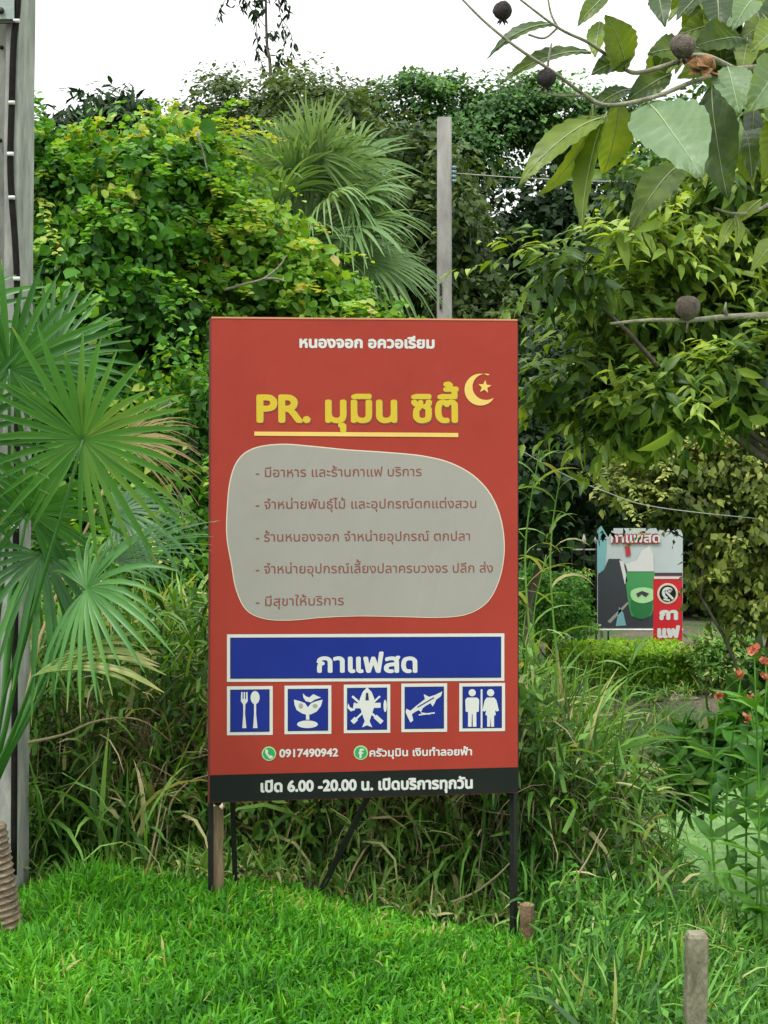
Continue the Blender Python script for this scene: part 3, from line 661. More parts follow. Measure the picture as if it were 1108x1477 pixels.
ac = Acc(); c = P(655, 250, dQ - .05) - bx
for k in range(4): tube(ac, [c + (0, 0, .07 - k * .045), c + (0, 0, .045 - k * .045)], [.026, .018], 9)
ac.obj('insulator', flat_mat('pale_blue_glaze', (.2, .3, .34), .4), root)
def wire(name, label, pts, r=.006, mat='steel'):
    pts = np.array(pts); ac = Acc(); c0 = pts[0].copy(); tube(ac, curve_pts(pts - c0, 8), r, 5); o = ac.obj(name, M[mat]); o.location = c0.tolist(); return tag(o, label, 'wire')
wire('power_line', 'thin grey wire running right from the insulator near the pole top', [P(657, 250, 13.95), P(760, 257, 14.4), P(900, 262, 15), P(1200, 262, 16.5)], .006, 'concrete2')
wire('power_line', 'lower thin dark wire running right from the tall grey pole through dark shade', [P(650, 440, 13.95), P(760, 436, 14.4), P(900, 434, 15), P(1200, 432, 16.5)], .005, 'cable')
wire('stay_cable', 'pale sagging cable above and left of the coffee banner', [P(735, 640, 9.2), P(805, 680, 9.6), P(870, 708, 10), P(950, 732, 10.5), P(1130, 752, 12)], .0036, 'steel')

# ------------------------------------------------------------------ main sign
TL, TR, BL = P(305, 459, 5.76), P(746.5, 462.5, 5.925), P(302.5, 1158, 5.745)
H0 = float(np.linalg.norm(TL - BL)); ex = unit(TR - TL); ez = unit(TL - BL); ez = unit(ez - ex * (ez @ ex)); ey = np.cross(ez, ex)   # ey points away
BR_px = (747, 1143.5)
org = BL.copy()
signbase = np.array([org[0], org[1], float(height(org[0], org[1]))])
sign = thing('sign_board', 'large red roadside signboard with yellow Thai title and five blue icons', 'sign', signbase)
def loc(px, py, lift=0.0):
    "sign-plane coordinates (u right, v up) of a photo pixel"
    d = np.array([(px - 554) / F, 1.0, (HZ - py) / F]); o = np.array([0, 0, EYE]); n = ey
    t = ((org - o) @ n) / (d @ n); q = o + d * t - org; return np.array([q @ ex, q @ ez])
def w3(uv, lift): uv = np.asarray(uv, float).reshape(-1, 2); return (org - signbase) + uv[:, :1] * ex + uv[:, 1:] * ez - ey * lift

def fill(loops):
    "splits outlines into groups that do not overlap in x and fills each"
    loops = [np.asarray(l, float) for l in loops]
    order = sorted(range(len(loops)), key=lambda i: loops[i][:, 0].min()); groups = []; mxv = -1e9
    for i in order:
        if loops[i][:, 0].min() > mxv: groups.append([])
        groups[-1].append(loops[i]); mxv = max(mxv, loops[i][:, 0].max())
    V = []; Fs = []; n = 0
    for g_ in groups:
        v, f = fill_group(g_); V.append(v); Fs.append(f + n); n += len(v)
    return np.concatenate(V), np.concatenate(Fs)

def fill_group(loops, nonzero=True):
    "fills closed outlines, overlapping ones too, by winding number"
    V = []; E = []
    for l in loops:
        n0 = len(V); l = [tuple(p) for p in l]; V += [Vector((float(a), float(b))) for a, b in l]; E += [(n0 + i, n0 + (i + 1) % len(l)) for i in range(len(l))]
    sc = 100.0
    r = delaunay_2d_cdt([v * sc for v in V], E, [], 0, 1e-4)
    vs = np.array([tuple(v) for v in r[0]]) / sc; fs = np.array([f for f in r[2] if len(f) == 3])
    c = vs[fs].mean(1); wn = np.zeros(len(c))
    for l in loops:
        a = np.asarray(l, float); b = np.roll(a, -1, 0)
        for k0 in range(0, len(c), 4000):
            cc = c[k0:k0 + 4000]; y = cc[:, 1:2]
            upw = (a[None, :, 1] <= y) & (b[None, :, 1] > y); dn = (a[None, :, 1] > y) & (b[None, :, 1] <= y)
            cr_ = (b[None, :, 0] - a[None, :, 0]) * (y - a[None, :, 1]) - (cc[:, 0:1] - a[None, :, 0]) * (b[None, :, 1] - a[None, :, 1])
            wn[k0:k0 + 4000] += ((upw & (cr_ > 0)).sum(1)) - ((dn & (cr_ < 0)).sum(1))
    fs = fs[np.abs(wn) > .5]
    # area check
    used = np.unique(fs); mp = -np.ones(len(vs), int); mp[used] = np.arange(len(used))
    return vs[used], mp[fs]

_tc = {}
def text_loops(s):
    if s in _tc: return _tc[s]
    c = bpy.data.curves.new('txt', 'FONT'); c.body = s; c.size = 1; o = bpy.data.objects.new('txt', c); COL.objects.link(o)
    dg = bpy.context.evaluated_depsgraph_get(); cu = o.evaluated_get(dg).to_curve(dg); loops = []
    for sp in cu.splines:
        if sp.type == 'BEZIER':
            bp = sp.bezier_points; l = []
            for i in range(len(bp)):
                a, b = bp[i], bp[(i + 1) % len(bp)]
                if (a.handle_right - a.co).length < 1e-5 and (b.handle_left - b.co).length < 1e-5: l.append(tuple(a.co)[:2]); continue
                l += [tuple(q)[:2] for q in interpolate_bezier(a.co, a.handle_right, b.handle_left, b.co, 5)[:-1]]
        else: l = [tuple(q.co)[:2] for q in sp.points]
        l2 = [l[0]]
        for q in l[1:]:
            if abs(q[0] - l2[-1][0]) + abs(q[1] - l2[-1][1]) > 1e-4: l2.append(q)
        if len(l2) > 2: loops.append(np.array(l2))
    o.evaluated_get(dg).to_curve_clear(); bpy.data.objects.remove(o); bpy.data.curves.remove(c)
    _tc[s] = loops; return loops
def maxx(s): return max(l[:, 0].max() for l in text_loops(s))
UP = 'ิีึืั'; TONE = '่้๊๋์'
def thai(s, bold=0.0):
    "glyph outlines; a tone mark above an upper vowel is raised; bold thickens the strokes"
    base = ''; extra = []
    for i, ch in enumerate(s):
        if ch in TONE and i and s[i - 1] in UP: extra.append((len(base), ch))
        else: base += ch
    loops = list(text_loops(base))
    for k, ch in extra:
        adv = maxx(base[:k] + '|') - maxx('|') if True else 0
        for l in text_loops('|' + ch)[1:]:
            loops.append(l + np.array([adv - (maxx('||') - maxx('|')), .2]))
    if bold:
        L2 = []
        for a in np.arange(6) * math.pi / 3 + .3: L2 += [l + np.array([math.cos(a), math.sin(a)]) * bold for l in loops]
        loops = loops + L2
    return loops

def flat_part(name, loops_uv, lift, mat, parent, label=None, depth=0.0009):
    vs, fs = fill(loops_uv); ac = Acc()
    ac.add(w3(vs, lift), [fs], .5)
    o = ac.obj(name, mat, parent, smooth=False)
    if label: o['label'] = label
    return o
def text_part(s, x0, y0, x1, h_px, lift, mat, bold=.0, name='lettering', parent=None, slope=None, lp=loc, fp=None):
    "string whose baseline starts at pixel (x0,y0) and which is x1-x0 pixels wide; h_px = cap height in pixels"
    l = thai(s, bold); A = np.concatenate(l); mnx, mxx = A[:, 0].min(), A[:, 0].max()
    p0 = lp(x0, y0); p1 = lp(x1, y0 if slope is None else slope); u = (p1 - p0); hh = (lp(x0, y0 - h_px) - p0)[1]
    kx = np.linalg.norm(u) / (mxx - mnx); ky = hh / .66; e = u / np.linalg.norm(u)
    out = [p0 + ((q[:, :1] - mnx) * kx) * e + (q[:, 1:] * ky) * np.array([0, 1.0]) for q in l]
    return (fp or flat_part)(name, out, lift, mat, parent if parent is not None else sign)
def px_poly(pts, smooth=0):
    p = np.array([loc(*q) for q in pts])
    if smooth:
        pp = np.vstack([p[-1:], p, p[:2]]); p = curve_pts(pp, smooth)[smooth:-(smooth + 1)]
    return p
def disc(cx, cy, r, n=28, ry=None): return [(cx + r * math.cos(t), cy + (ry or r) * math.sin(t)) for t in np.linspace(0, 2 * math.pi, n, endpoint=False)]
def off_poly(p, d):
    p = np.asarray(p); t = np.roll(p, -1, 0) - np.roll(p, 1, 0); t = t / np.linalg.norm(t, axis=1, keepdims=True); return p + np.stack([t[:, 1], -t[:, 0]], 1) * d

cTL, cTR, cBR, cBL = loc(305, 459), loc(746.5, 462.5), loc(747, 1143.5), loc(302.5, 1158)
Wd = (cTR[0] + cBR[0]) / 2; Hd = cTL[1]
# steel frame behind the sheet, the sheet itself has real thickness and folded edges
ac = Acc()
def obox(ac, u0, u1, v0, v1, l0, l1):
    q = w3([(u0, v0), (u1, v0), (u1, v1), (u0, v1)], l1); q2 = w3([(u0, v0), (u1, v0), (u1, v1), (u0, v1)], l0)
    ac.add(np.vstack([q, q2]), [np.array([(0, 1, 2, 3), (7, 6, 5, 4), (0, 4, 5, 1), (1, 5, 6, 2), (2, 6, 7, 3), (3, 7, 4, 0)])], .5)
quad = [cBL, cBR, cTR, cTL]
q = w3(quad, 0.0); q2 = w3(quad, -.004)
ac.add(np.vstack([q, q2]), [np.array([(0, 1, 2, 3), (7, 6, 5, 4), (0, 4, 5, 1), (1, 5, 6, 2), (2, 6, 7, 3), (3, 7, 4, 0)])], .5)
sheet = ac.obj('sign_face', M['red'], sign, smooth=False); sheet['label'] = 'red printed vinyl face'
fr = []
for (a_, b_) in ((0, 1), (1, 2), (2, 3), (3, 0)):
    ac = Acc(); pa, pb = w3([quad[a_]], -.019)[0], w3([quad[b_]], -.019)[0]; mid = w3([(Wd / 2, Hd / 2)], -.019)[0]
    inn = lambda p: p + unit(mid - p) * .018
    tube(ac, [inn(pa), inn(pb)], .018, 4); ac.obj('frame_rail', M['black'], sign, smooth=False)
for t in (.33, .66):
    ac = Acc(); tube(ac, [w3([(0.02, Hd * t)], -.03)[0], w3([(Wd - .02, Hd * t)], -.03)[0]], .014, 4); ac.obj('frame_rail', M['black'], sign, smooth=False)
# thin pale fold along the top, dark fold down the left edge
ac = Acc(); obox(ac, cTL[0], cTR[0], cTL[1] - .0005, cTL[1] + .006, -.03, .002); 
o = ac.obj('top_edge', flat_mat('pale_fold', (.55, .24, .13), .5), sign, smooth=False)
ac = Acc(); q = w3([(cTL[0] - .008, cTL[1]), (cTL[0], cTL[1]), (cBL[0], cBL[1]), (cBL[0] - .008, cBL[1])], .001); q2 = w3([(cTL[0] - .008, cTL[1]), (cTL[0], cTL[1]), (cBL[0], cBL[1]), (cBL[0] - .008, cBL[1])], -.035)
ac.add(np.vstack([q, q2]), [np.array([(3, 2, 1, 0), (4, 5, 6, 7), (0, 1, 5, 4), (1, 2, 6, 5), (2, 3, 7, 6), (3, 0, 4, 7)])], .5); ac.obj('side_edge', M['edge'], sign, smooth=False)
# legs and braces
def leg(px0, py0, px1, py1, dt, db, r, name='leg'):
    a = P(px0, py0, dt) - signbase; b = P(px1, py1, db); b[2] = min(b[2], float(height(b[0], b[1]))) - .05; b = b - signbase
    ac = Acc(); tube(ac, [a, b], r, 4); return ac.obj(name, M['black'], sign, smooth=False)
leg(305.5, 480, 304, 1285, 5.80, 5.80, .0115)
leg(740, 480, 741, 1360, 5.97, 5.93, .017)
leg(334, 1100, 340, 1275, 5.85, 6.02, .011, 'back_strut')
leg(545, 1120, 452, 1285, 5.9, 6.04, .014, 'brace')

E1, E2, E3, E4 = .0012, .002, .0028, .0036
flat_part('black_band', [px_poly([(302.5, 1157.5), (747, 1143), (746.9, 1106.5), (303, 1118)])], E1, M['vblack'], sign)
blob = [(326.5, 745), (331, 695), (343, 663), (366, 646), (405, 640), (450, 643), (500, 648), (560, 652), (610, 657), (650, 667), (684, 686), (709, 714), (724, 752), (728, 795), (721, 835), (704, 868), (675, 886), (635, 891), (580, 890), (520, 889), (465, 891), (420, 895), (382, 893), (355, 880), (340, 850), (333, 812), (327, 778)]
bp = px_poly(blob, 6)
gp = flat_part('blob_outline', [bp], E1, M['cream'], sign)
gb = flat_part('text_panel', [off_poly(bp, .0045)], E2, M['grey'], sign); 
if (gb.dimensions.x > gp.dimensions.x): gb.data = gb.data
text_part('หนองจอก อควอเรียม', 432, 501, 627, 14, E1, M['white'], .045, slope=502)
text_part('PR. มุมิน ซิตี้', 370, 608, 662, 36, E2, M['yellow'], .036, slope=608, name='title_lettering')
text_part('PR. มุมิน ซิตี้', 371.2, 609, 663.2, 36, E1, M['darkred'], .04, slope=610, name='title_shadow')
flat_part('underline', [px_poly([(367, 622.5), (661, 624.5), (661, 630.5), (367, 628.5)])], E2, M['yellow_pale'], sign)
# crescent and star
cr_ = []
for t in np.linspace(math.radians(-62), math.radians(-318), 26): cr_.append((693 + 23 * math.cos(t), 562 + 23 * math.sin(t)))
for t in np.linspace(math.radians(-305), math.radians(-75), 22): cr_.append((701 + 19.5 * math.cos(t), 558 + 19 * math.sin(t)))
flat_part('crescent', [px_poly(cr_)], E2, M['yellow_pale'], sign)
st = [(699 + (10 if k % 2 == 0 else 4.2) * math.sin(k * math.pi / 5 + .1), 558 - (10 if k % 2 == 0 else 4.2) * math.cos(k * math.pi / 5 + .1)) for k in range(10)]
flat_part('star', [px_poly(st)], E2, M['yellow_pale'], sign)
for s, x0, y0, x1 in (('- มีอาหาร และร้านกาแฟ บริการ', 369, 688, 608), ('- จำหน่ายพันธุ์ไม้ และอุปกรณ์ตกแต่งสวน', 369, 734, 687), ('- ร้านหนองจอก จำหน่ายอุปกรณ์ ตกปลา', 369, 781, 678),
                      ('- จำหน่ายอุปกรณ์เลี้ยงปลาครบวงจร ปลีก ส่ง', 369, 827, 711), ('- มีสุขาให้บริการ', 369, 874, 496)):
    text_part(s, x0, y0, x1, 12.5, E3, M['darkred'], .004, slope=y0 - 1.5)
def rect(x0, y0, x1, y1, tl=0): return [(x0, y1), (x1, y1 - tl), (x1, y0 - tl), (x0, y0)]
def panel(x0, y0, x1, y1, tl, bw, label):
    wp = flat_part('icon_panel', [px_poly(rect(x0, y0, x1, y1, tl))], E1, M['white'], sign, label)
    flat_part('navy_line', [px_poly(rect(x0 + bw, y0 + bw, x1 - bw, y1 - bw, tl))], E2, M['navy'], wp)
    flat_part('blue_field', [px_poly(rect(x0 + bw + 1.4, y0 + bw + 1.4, x1 - bw - 1.4, y1 - bw - 1.4, tl))], E3, M['blue'], wp)
    return wp
wp = panel(327.5, 915, 727.5, 983.5, 1.5, 4.6, 'wide blue name panel'); wp.name = 'name_panel'
text_part('กาแฟสด', 457, 969, 602, 25, E4, M['white'], .036, parent=wp, slope=969)
I = []
for k, (x0, y0, x1, y1, lb) in enumerate(((327.5, 990, 393.5, 1060.5, 'fork and spoon icon'), (410.5, 989, 478, 1059, 'sprouting plant icon'), (496, 987.5, 563, 1057.5, 'fish and crossed tools icon'),
                                          (579, 986, 645, 1056, 'swimming fish icon'), (662.5, 985.5, 728.5, 1055, 'man and woman toilet icon'))):
    I.append(panel(x0, y0, x1, y1, .6, 4.6, lb))
def glyph(k, polys, smooth=0, mat='white', lift=E4): return flat_part('symbol', [px_poly(p, smooth) for p in polys], lift, M[mat], I[k])
# polygons listed in one turning sense so that overlaps stay filled
def ccw(p):
    a = np.array(p); s = np.sum(a[:, 0] * np.roll(a[:, 1], -1) - a[:, 1] * np.roll(a[:, 0], -1)); return p if s > 0 else p[::-1]
def strip(a, b, w_, w2=None):
    a = np.array(a, float); b = np.array(b, float); t = (b - a) / np.linalg.norm(b - a); n = np.array([-t[1], t[0]]); w2 = w2 or w_
    return ccw([tuple(a + n * w_), tuple(b + n * w2), tuple(b - n * w2), tuple(a - n * w_)])
glyph(0, [ccw([(348, 998), (350, 998), (350, 1008), (351.5, 1008), (351.5, 998), (353.5, 998), (353.5, 1008), (355, 1008), (355, 998), (357, 998), (357.5, 1011), (354, 1016), (353.5, 1030), (355.5, 1050), (349.5, 1050), (351, 1030), (350.8, 1016), (347.5, 1011)]),
          ccw(disc(368, 1006, 6.6, 20, 9.5)), strip((368, 1012), (368, 1032), 1.5), strip((368, 1030), (368.3, 1050), 1.5, 3.2)])
glyph(1, [ccw([(424, 1009), (432, 1011), (440, 1014), (444, 1020), (449, 1014), (457, 1011), (465.5, 1009), (463, 1018), (457, 1026), (449, 1030), (443.5, 1031), (436, 1029), (428, 1024), (425, 1017)]),
          strip((443.8, 1028), (443.8, 1038), 2.4), ccw(disc(443.5, 1044.5, 15, 22, 5.5)), ccw([(437, 1000), (441, 1004), (446, 1006), (452, 1001), (456, 1003), (463, 1006), (454, 1009), (448, 1013), (441, 1011), (437.5, 1006)])])
glyph(1, [ccw(disc(434, 1018, 3.2, 12, 4)), ccw(disc(454.5, 1018, 3.6, 12, 3))], 0, 'grey', E4 + .0006)
glyph(2, [ccw([(529.5, 991), (536, 998), (540, 1008), (541, 1016), (537, 1028), (533, 1040), (537, 1049), (529.5, 1046), (522, 1049), (526, 1040), (522, 1028), (518, 1016), (519, 1008), (523, 998)]),
          strip((510, 1018), (549, 1017), 3.6), strip((508, 1042), (548, 1004), 1.4), strip((508, 1004), (551, 1042), 1.6),
          ccw([(502, 1014), (505, 1020), (509, 1022), (510, 1015), (512.5, 1012), (512, 1024), (506, 1026), (501, 1021)]), ccw(disc(555.5, 1018, 2.4, 14, 9)), strip((508, 1042), (514, 1036), 3.4), strip((541, 1033), (551, 1042), 3.2)])
glyph(2, [ccw([(528, 999), (531, 999), (532, 1010), (527, 1010)])], 0, 'navy', E4 + .0006)
glyph(3, [ccw([(638, 997), (636, 1004), (629, 1009), (627, 1014), (624, 1019), (621, 1014), (614, 1018), (610, 1021), (607, 1027), (604, 1024), (598, 1027), (594, 1030), (596, 1039), (592, 1042), (588, 1034), (585, 1027), (586, 1022), (592, 1025), (599, 1019), (608, 1012), (613, 1008), (611, 1001), (619, 1005), (628, 1002)])])
glyph(3, [strip((602, 1020), (626, 1006), .8)], 0, 'blue', E4 + .0006)
glyph(3, [strip((604, 1031), (627, 1028), .9), strip((607, 1028), (620, 1030), .8)], 0, 'white')
glyph(4, [ccw(disc(681, 999, 5.2, 20)), ccw([(674, 1006), (688, 1006), (691, 1009), (690.5, 1026), (687, 1027), (687, 1048), (681.8, 1048), (681.5, 1030), (680.5, 1030), (680, 1048), (675, 1048), (675, 1027), (671.5, 1026), (671, 1009)]),
          ccw(disc(707.5, 999, 5.2, 20)), ccw([(702, 1006), (713, 1006), (716, 1010), (719.5, 1025), (716, 1026), (714, 1024), (715, 1031), (712.5, 1032), (712.5, 1048), (708.2, 1048), (707.5, 1034), (706.8, 1048), (702.5, 1048), (702.5, 1032), (700, 1031), (701, 1024), (699, 1026), (695.5, 1025), (699, 1010)]),
          strip((694.5, 994), (694.5, 1050), 1.3)])
# contact line
for cx, cy in ((388, 1087), (520.5, 1085.5)):
    flat_part('contact_badge', [px_poly(ccw(disc(cx, cy, 10.3)))], E1, M['pgreen'], sign); flat_part('contact_badge', [px_poly(ccw(disc(cx, cy, 8.6)))], E2, M['green'], sign)
flat_part('phone_symbol', [px_poly(ccw([(383, 1081), (385.5, 1080.5), (387, 1084), (386, 1086), (389, 1090), (391, 1089), (394, 1091), (393, 1093.5), (389, 1094), (384.5, 1089), (382.5, 1085)]))], E3, M['white'], sign)
flat_part('page_symbol', [px_poly(p) for p in (strip((520, 1093), (520, 1081), 1.6), strip((519, 1081), (525, 1081), 1.4), strip((517, 1086), (524, 1086), 1.2))], E3, M['white'], sign)
text_part('0917490942', 403, 1092, 488, 10.5, E1, M['white'], .035, slope=1090.5)
text_part('ครัวมุมิน เงินทำลอยฟ้า', 533, 1091, 681, 10, E1, M['white'], .03, slope=1089)
text_part('เปิด 6.00 -20.00 น. เปิดบริการทุกวัน', 376, 1142, 682, 14.5, E2, M['white'], .045, slope=1136.5)

# ------------------------------------------------------------------ stakes and posts
bx = P(313, 1275, 5.86); bx[2] = float(height(bx[0], bx[1]))
root = thing('wooden_stake', 'broken brown split bamboo stake standing against the sign\'s left leg', 'stake', bx)
ac = Acc(); tp = P(312, 1163, 5.86) - bx; n = 12
a = np.linspace(0, 2 * math.pi, 10, endpoint=False); V = []
for i, z in enumerate(np.linspace(-.08, tp[2], 9)):
    r_ = .027 + .0012 * math.sin(i * 2.1) + (.003 if i in (3, 6) else 0)
    V += [(r_ * math.cos(t) + .001 * math.sin(i), r_ * math.sin(t), z + (0 if i < 8 else .012 * math.sin(3 * t))) for t in a]
f = [(i * 10 + j, i * 10 + (j + 1) % 10, (i + 1) * 10 + (j + 1) % 10, (i + 1) * 10 + j) for i in range(8) for j in range(10)]
ac.add(V, [np.array(f)], .5); ac.obj('shaft', M['stake'], root)
ac = Acc(); ac.add([(p[0] * 1.02, p[1] * 1.02, p[2] + .001) for p in V[-10:]] + [(0, 0, tp[2] - .01)], [np.array([(j, (j + 1) % 10, 10) for j in range(10)])], .5); ac.obj('broken_end', M['stake_in'], root)
bx = P(760, 1372, 5.86); bx[2] = float(height(bx[0], bx[1]))
root = thing('brown_stake', 'short rusty brown stake stuck in the ground beside the sign\'s right leg', 'stake', bx)
ac = Acc(); h_ = P(760, 1306, 5.86)[2] - bx[2]; tube(ac, [(0, 0, -.05), (0, 0, h_ * .5), (0, 0, h_)], [.026, .029, .031], 7); ac.obj('shaft', M['clay'], root, smooth=False)
ac = Acc(); tube(ac, [(0, 0, h_ + .0005), (0, 0, h_ + .005)], .032, 7); ac.obj('rim', M['stake'], root, smooth=False)
bx = P(1000, 1560, 4.7); bx[2] = float(height(bx[0], bx[1]))
root = thing('concrete_post', 'short mossy concrete post in the weeds at the lower right', 'post', bx)
h_ = P(1000, 1345, 4.7)[2] - bx[2]; ac = Acc(); V = []
for z, s in ((-.1, .037), (h_ * .5, .0345), (h_ - .012, .0335), (h_, .028)):
    V += [(x * s * 1.0 + .012 * z / h_, y * s, z) for x, y in ((-1, -.85), (-.85, -1), (.85, -1), (1, -.85), (1, .85), (.85, 1), (-.85, 1), (-1, .85))]
f = [(i * 8 + j, i * 8 + (j + 1) % 8, (i + 1) * 8 + (j + 1) % 8, (i + 1) * 8 + j) for i in range(3) for j in range(8)]
ac.add(V, [np.array(f), np.array([[24 + j for j in range(8)]])], .5); ac.obj('shaft', M['mossy'], root, smooth=False)

# ------------------------------------------------------------------ coffee banner and red panel
dB = 17.0
def pln(d0, rz=0.0): return lambda px, py: np.array([(px - 554) * d0 / F, EYE + (HZ - py) * d0 / F])
def back_part(d0):
    def f(name, loops, lift, mat, parent, label=None):
        vs, fs = fill(loops); ac = Acc(); b0 = np.array(parent.location if parent.parent is None else parent.parent.location)
        ac.add(np.stack([vs[:, 0] - b0[0], np.full(len(vs), d0 - lift - b0[1]), vs[:, 1] - b0[2]], 1), [fs], .5)
        o = ac.obj(name, mat, parent, smooth=False)
        if label: o['label'] = label
        return o
    return f
bb = np.array([P(923, 900, dB)[0], dB, float(height(P(923, 900, dB)[0], dB))])
ban = thing('coffee_banner', 'faded banner showing a green iced drink behind the clipped hedge', 'banner', bb)
lp, fp = pln(dB), back_part(dB)
ac = Acc(); p0 = P(862, 906, dB) - bb; p1 = P(985, 762, dB) - bb; box(ac, (p0[0], 0, p0[2]), (p1[0], .03, p1[2])); ac.obj('banner_sheet', flat_mat('pale_grey_print', (.42, .47, .48), .5), ban, smooth=False)
S1, S2, S3, S4 = .004, .008, .012, .016
def bpoly(name, pts, lift, mat, smooth=0):
    p = np.array([lp(*q) for q in pts])
    if smooth: pp = np.vstack([p[-1:], p, p[:2]]); p = curve_pts(pp, smooth)[smooth:-(smooth + 1)]
    return fp(name, [p], lift, mat, ban)
teal = flat_mat('teal_print', (.16, .36, .38), .5); slate = flat_mat('slate_print', (.035, .04, .05), .5); cupg = flat_mat('green_tea_print', (.05, .26, .08), .5); cupd = flat_mat('deep_green_print', (.02, .15, .045), .5)
bpoly('printed_shape', [(862.5, 765), (873, 765), (875, 790), (871, 830), (866, 850), (862.5, 850)], S1, teal, 3)
bpoly('printed_shape', [(862.5, 828), (871, 822), (878, 806), (894, 806), (912, 826), (930, 826), (984, 826), (984.5, 905.5), (862.5, 905.5)], S2, slate)
bpoly('printed_shape', [(893, 808), (899, 810), (905, 838), (901, 842)], S3, M['white'])
bpoly('printed_shape', [(888, 903), (893, 875), (899, 884), (903, 902)], S3, teal)
bpoly('printed_shape', [(876, 896), (905, 868), (907, 870), (880, 899)], S3, M['grey'])
bpoly('printed_cup', [(904, 822), (943, 822), (942, 878), (935, 890), (925, 893), (915, 890), (908, 880)], S3, cupg, 3)
bpoly('printed_cup', [(909, 866), (941, 866), (940, 880), (934, 890), (925, 893), (916, 890), (910, 880)], S4, cupd)
bpoly('printed_cup', [(902, 814), (918, 808), (925, 795), (936, 787), (942, 800), (943, 824), (905, 824)], S4, M['white'])
bpoly('printed_cup_label', [(910, 852), (926, 847), (943, 851), (943, 864), (927, 870), (912, 865)], .02, M['pgreen'], 3)
bpoly('printed_cup_label', [(917, 856), (926, 852), (936, 856), (931, 861), (925, 857), (920, 862)], .023, slate)
for o_, mt, dx in ((.02, flat_mat('crimson_print', (.3, .02, .03), .5), 0), (.024, M['white'], 0)):
    text_part('กาแฟสด', 880, 782, 952, 12, o_, mt, .14 if o_ == .02 else .03, parent=ban, lp=lp, fp=fp)
bpoly('printed_shape', [(901, 788), (908, 786), (910, 800), (903, 803)], S3, flat_mat('crimson_shape', (.4, .03, .05), .5))
ac = Acc(); c0 = P(858, 908.5, dB - .05) - bb; c1 = P(985, 908.5, dB - .05) - bb; tube(ac, [c0, c1], .014, 6); ac.obj('bottom_rail', M['clip'], ban)
for x_ in (868, 980):
    ac = Acc(); q = P(x_, 906, dB + .06) - bb; tube(ac, [(q[0], q[1], -.1), (q[0], q[1], p1[2])], .02, 8); ac.obj('leg', M['steel'], ban)
dR = 16.3
bb2 = np.array([P(963, 900, dR)[0], dR, float(height(P(963, 900, dR)[0], dR))])
rs = thing('red_coffee_sign', 'narrow upright red panel with white Thai coffee lettering beside the banner', 'sign', bb2)
lp, fp = pln(dR), back_part(dR)
ac = Acc(); p0 = P(943, 925, dR) - bb2; p1 = P(984, 831, dR) - bb2; box(ac, (p0[0], 0, p0[2]), (p1[0], .03, p1[2])); ac.obj('panel', flat_mat('bright_red_print', (.5, .01, .02), .45), rs, smooth=False)
for nm, lf, mt, pts in (('white_strip', S1, M['white'], [(943.2, 835), (943.2, 831.5), (983.8, 831.5), (983.8, 835)]),):
    fp(nm, [np.array([lp(*q) for q in pts])], lf, mt, rs)
fp('emblem', [np.array([lp(*q) for q in disc(963, 856, 15)])], S1, M['cream'], rs)
fp('emblem', [np.array([lp(*q) for q in disc(963, 856, 12)])], S2, M['vblack'], rs)
arc = [(963 + 8.5 * math.cos(t), 855 + 8.5 * math.sin(t)) for t in np.linspace(-.6, -4.6, 16)] + [(964 + 5 * math.cos(t), 856 + 5 * math.sin(t)) for t in np.linspace(-4.6, -.6, 16)]
for sh in (arc, strip((959, 852), (971, 864), 1.6), disc(966, 852, 2.6, 12), strip((957, 864), (966, 866), 1.3)): fp('emblem', [np.array([lp(*q) for q in sh])], S3, M['white'], rs)
text_part('กา', 951, 893, 978, 14, S1, M['white'], .07, parent=rs, lp=lp, fp=fp)
text_part('แฟ', 948, 919, 981, 14, S1, M['white'], .07, parent=rs, lp=lp, fp=fp)
for x_ in (948, 979):
    ac = Acc(); q = P(x_, 906, dR + .05) - bb2; tube(ac, [(q[0], q[1], -.1), (q[0], q[1], p1[2] - .05)], .016, 8); ac.obj('leg', M['steel'], rs)

# iron fence with spear tips left of the banner
bx = P(825, 900, 18); bx[2] = float(height(bx[0], bx[1]))
root = thing('iron_fence', 'dark iron garden fence with pale spear tips left of the banner', 'fence', bx)
for k in range(9):
    x_ = (k - 5) * .155; tz = P(825, 785, 18)[2] - bx[2]
    ac = Acc(); tube(ac, [(x_, 0, -.05), (x_, 0, tz)], .011, 5); pk = ac.obj('picket', M['cable'], root)
    ac = Acc(); tube(ac, [(x_, 0, tz), (x_, 0, tz + .05), (x_, 0, tz + .13)], [.012, .032, .002], 6); ac.obj('spear_tip', M['concrete2'], pk)
for zz in (.95, .5):
    z_ = zz * tz; ac = Acc(); tube(ac, [(-.95, .02, z_), (.7, .02, z_)], .012, 5); ac.obj('rail', M['concrete2'], root)

# ------------------------------------------------------------------ lawn and weeds
def ed(x, y): return np.maximum(y - 6.05, (x - .6) * 1.0)     # >0 beyond the lawn edge
g = np.random.default_rng(3)
ac = Acc()
n = 100000; x = g.uniform(-2.6, 1.2, n); y = 3.5 + 2.9 * g.random(n) ** .9
vis = (np.abs(x) < y * .30 + .3); x, y = x[vis], y[vis]
e = ed(x, y) + .09 * vnoise(x, y, 5, 2); k = e < .02; x, y = x[k], y[k]; n = len(x)
bs = np.stack([x, y, height(x, y)], 1)
tuft = .5 + .5 * vnoise(x, y, 6, 5); hl = .03 + .06 * g.random(n) + .03 * tuft
hl *= 1 + 1.1 * np.exp(-(((x + 1.2) / .2) ** 2 + ((y - 5.95) / .3) ** 2)); hl *= .6 + .4 * sstep(6.05, 5.6, y) + .35 * np.exp(-((x + 1.2) / .25) ** 2)
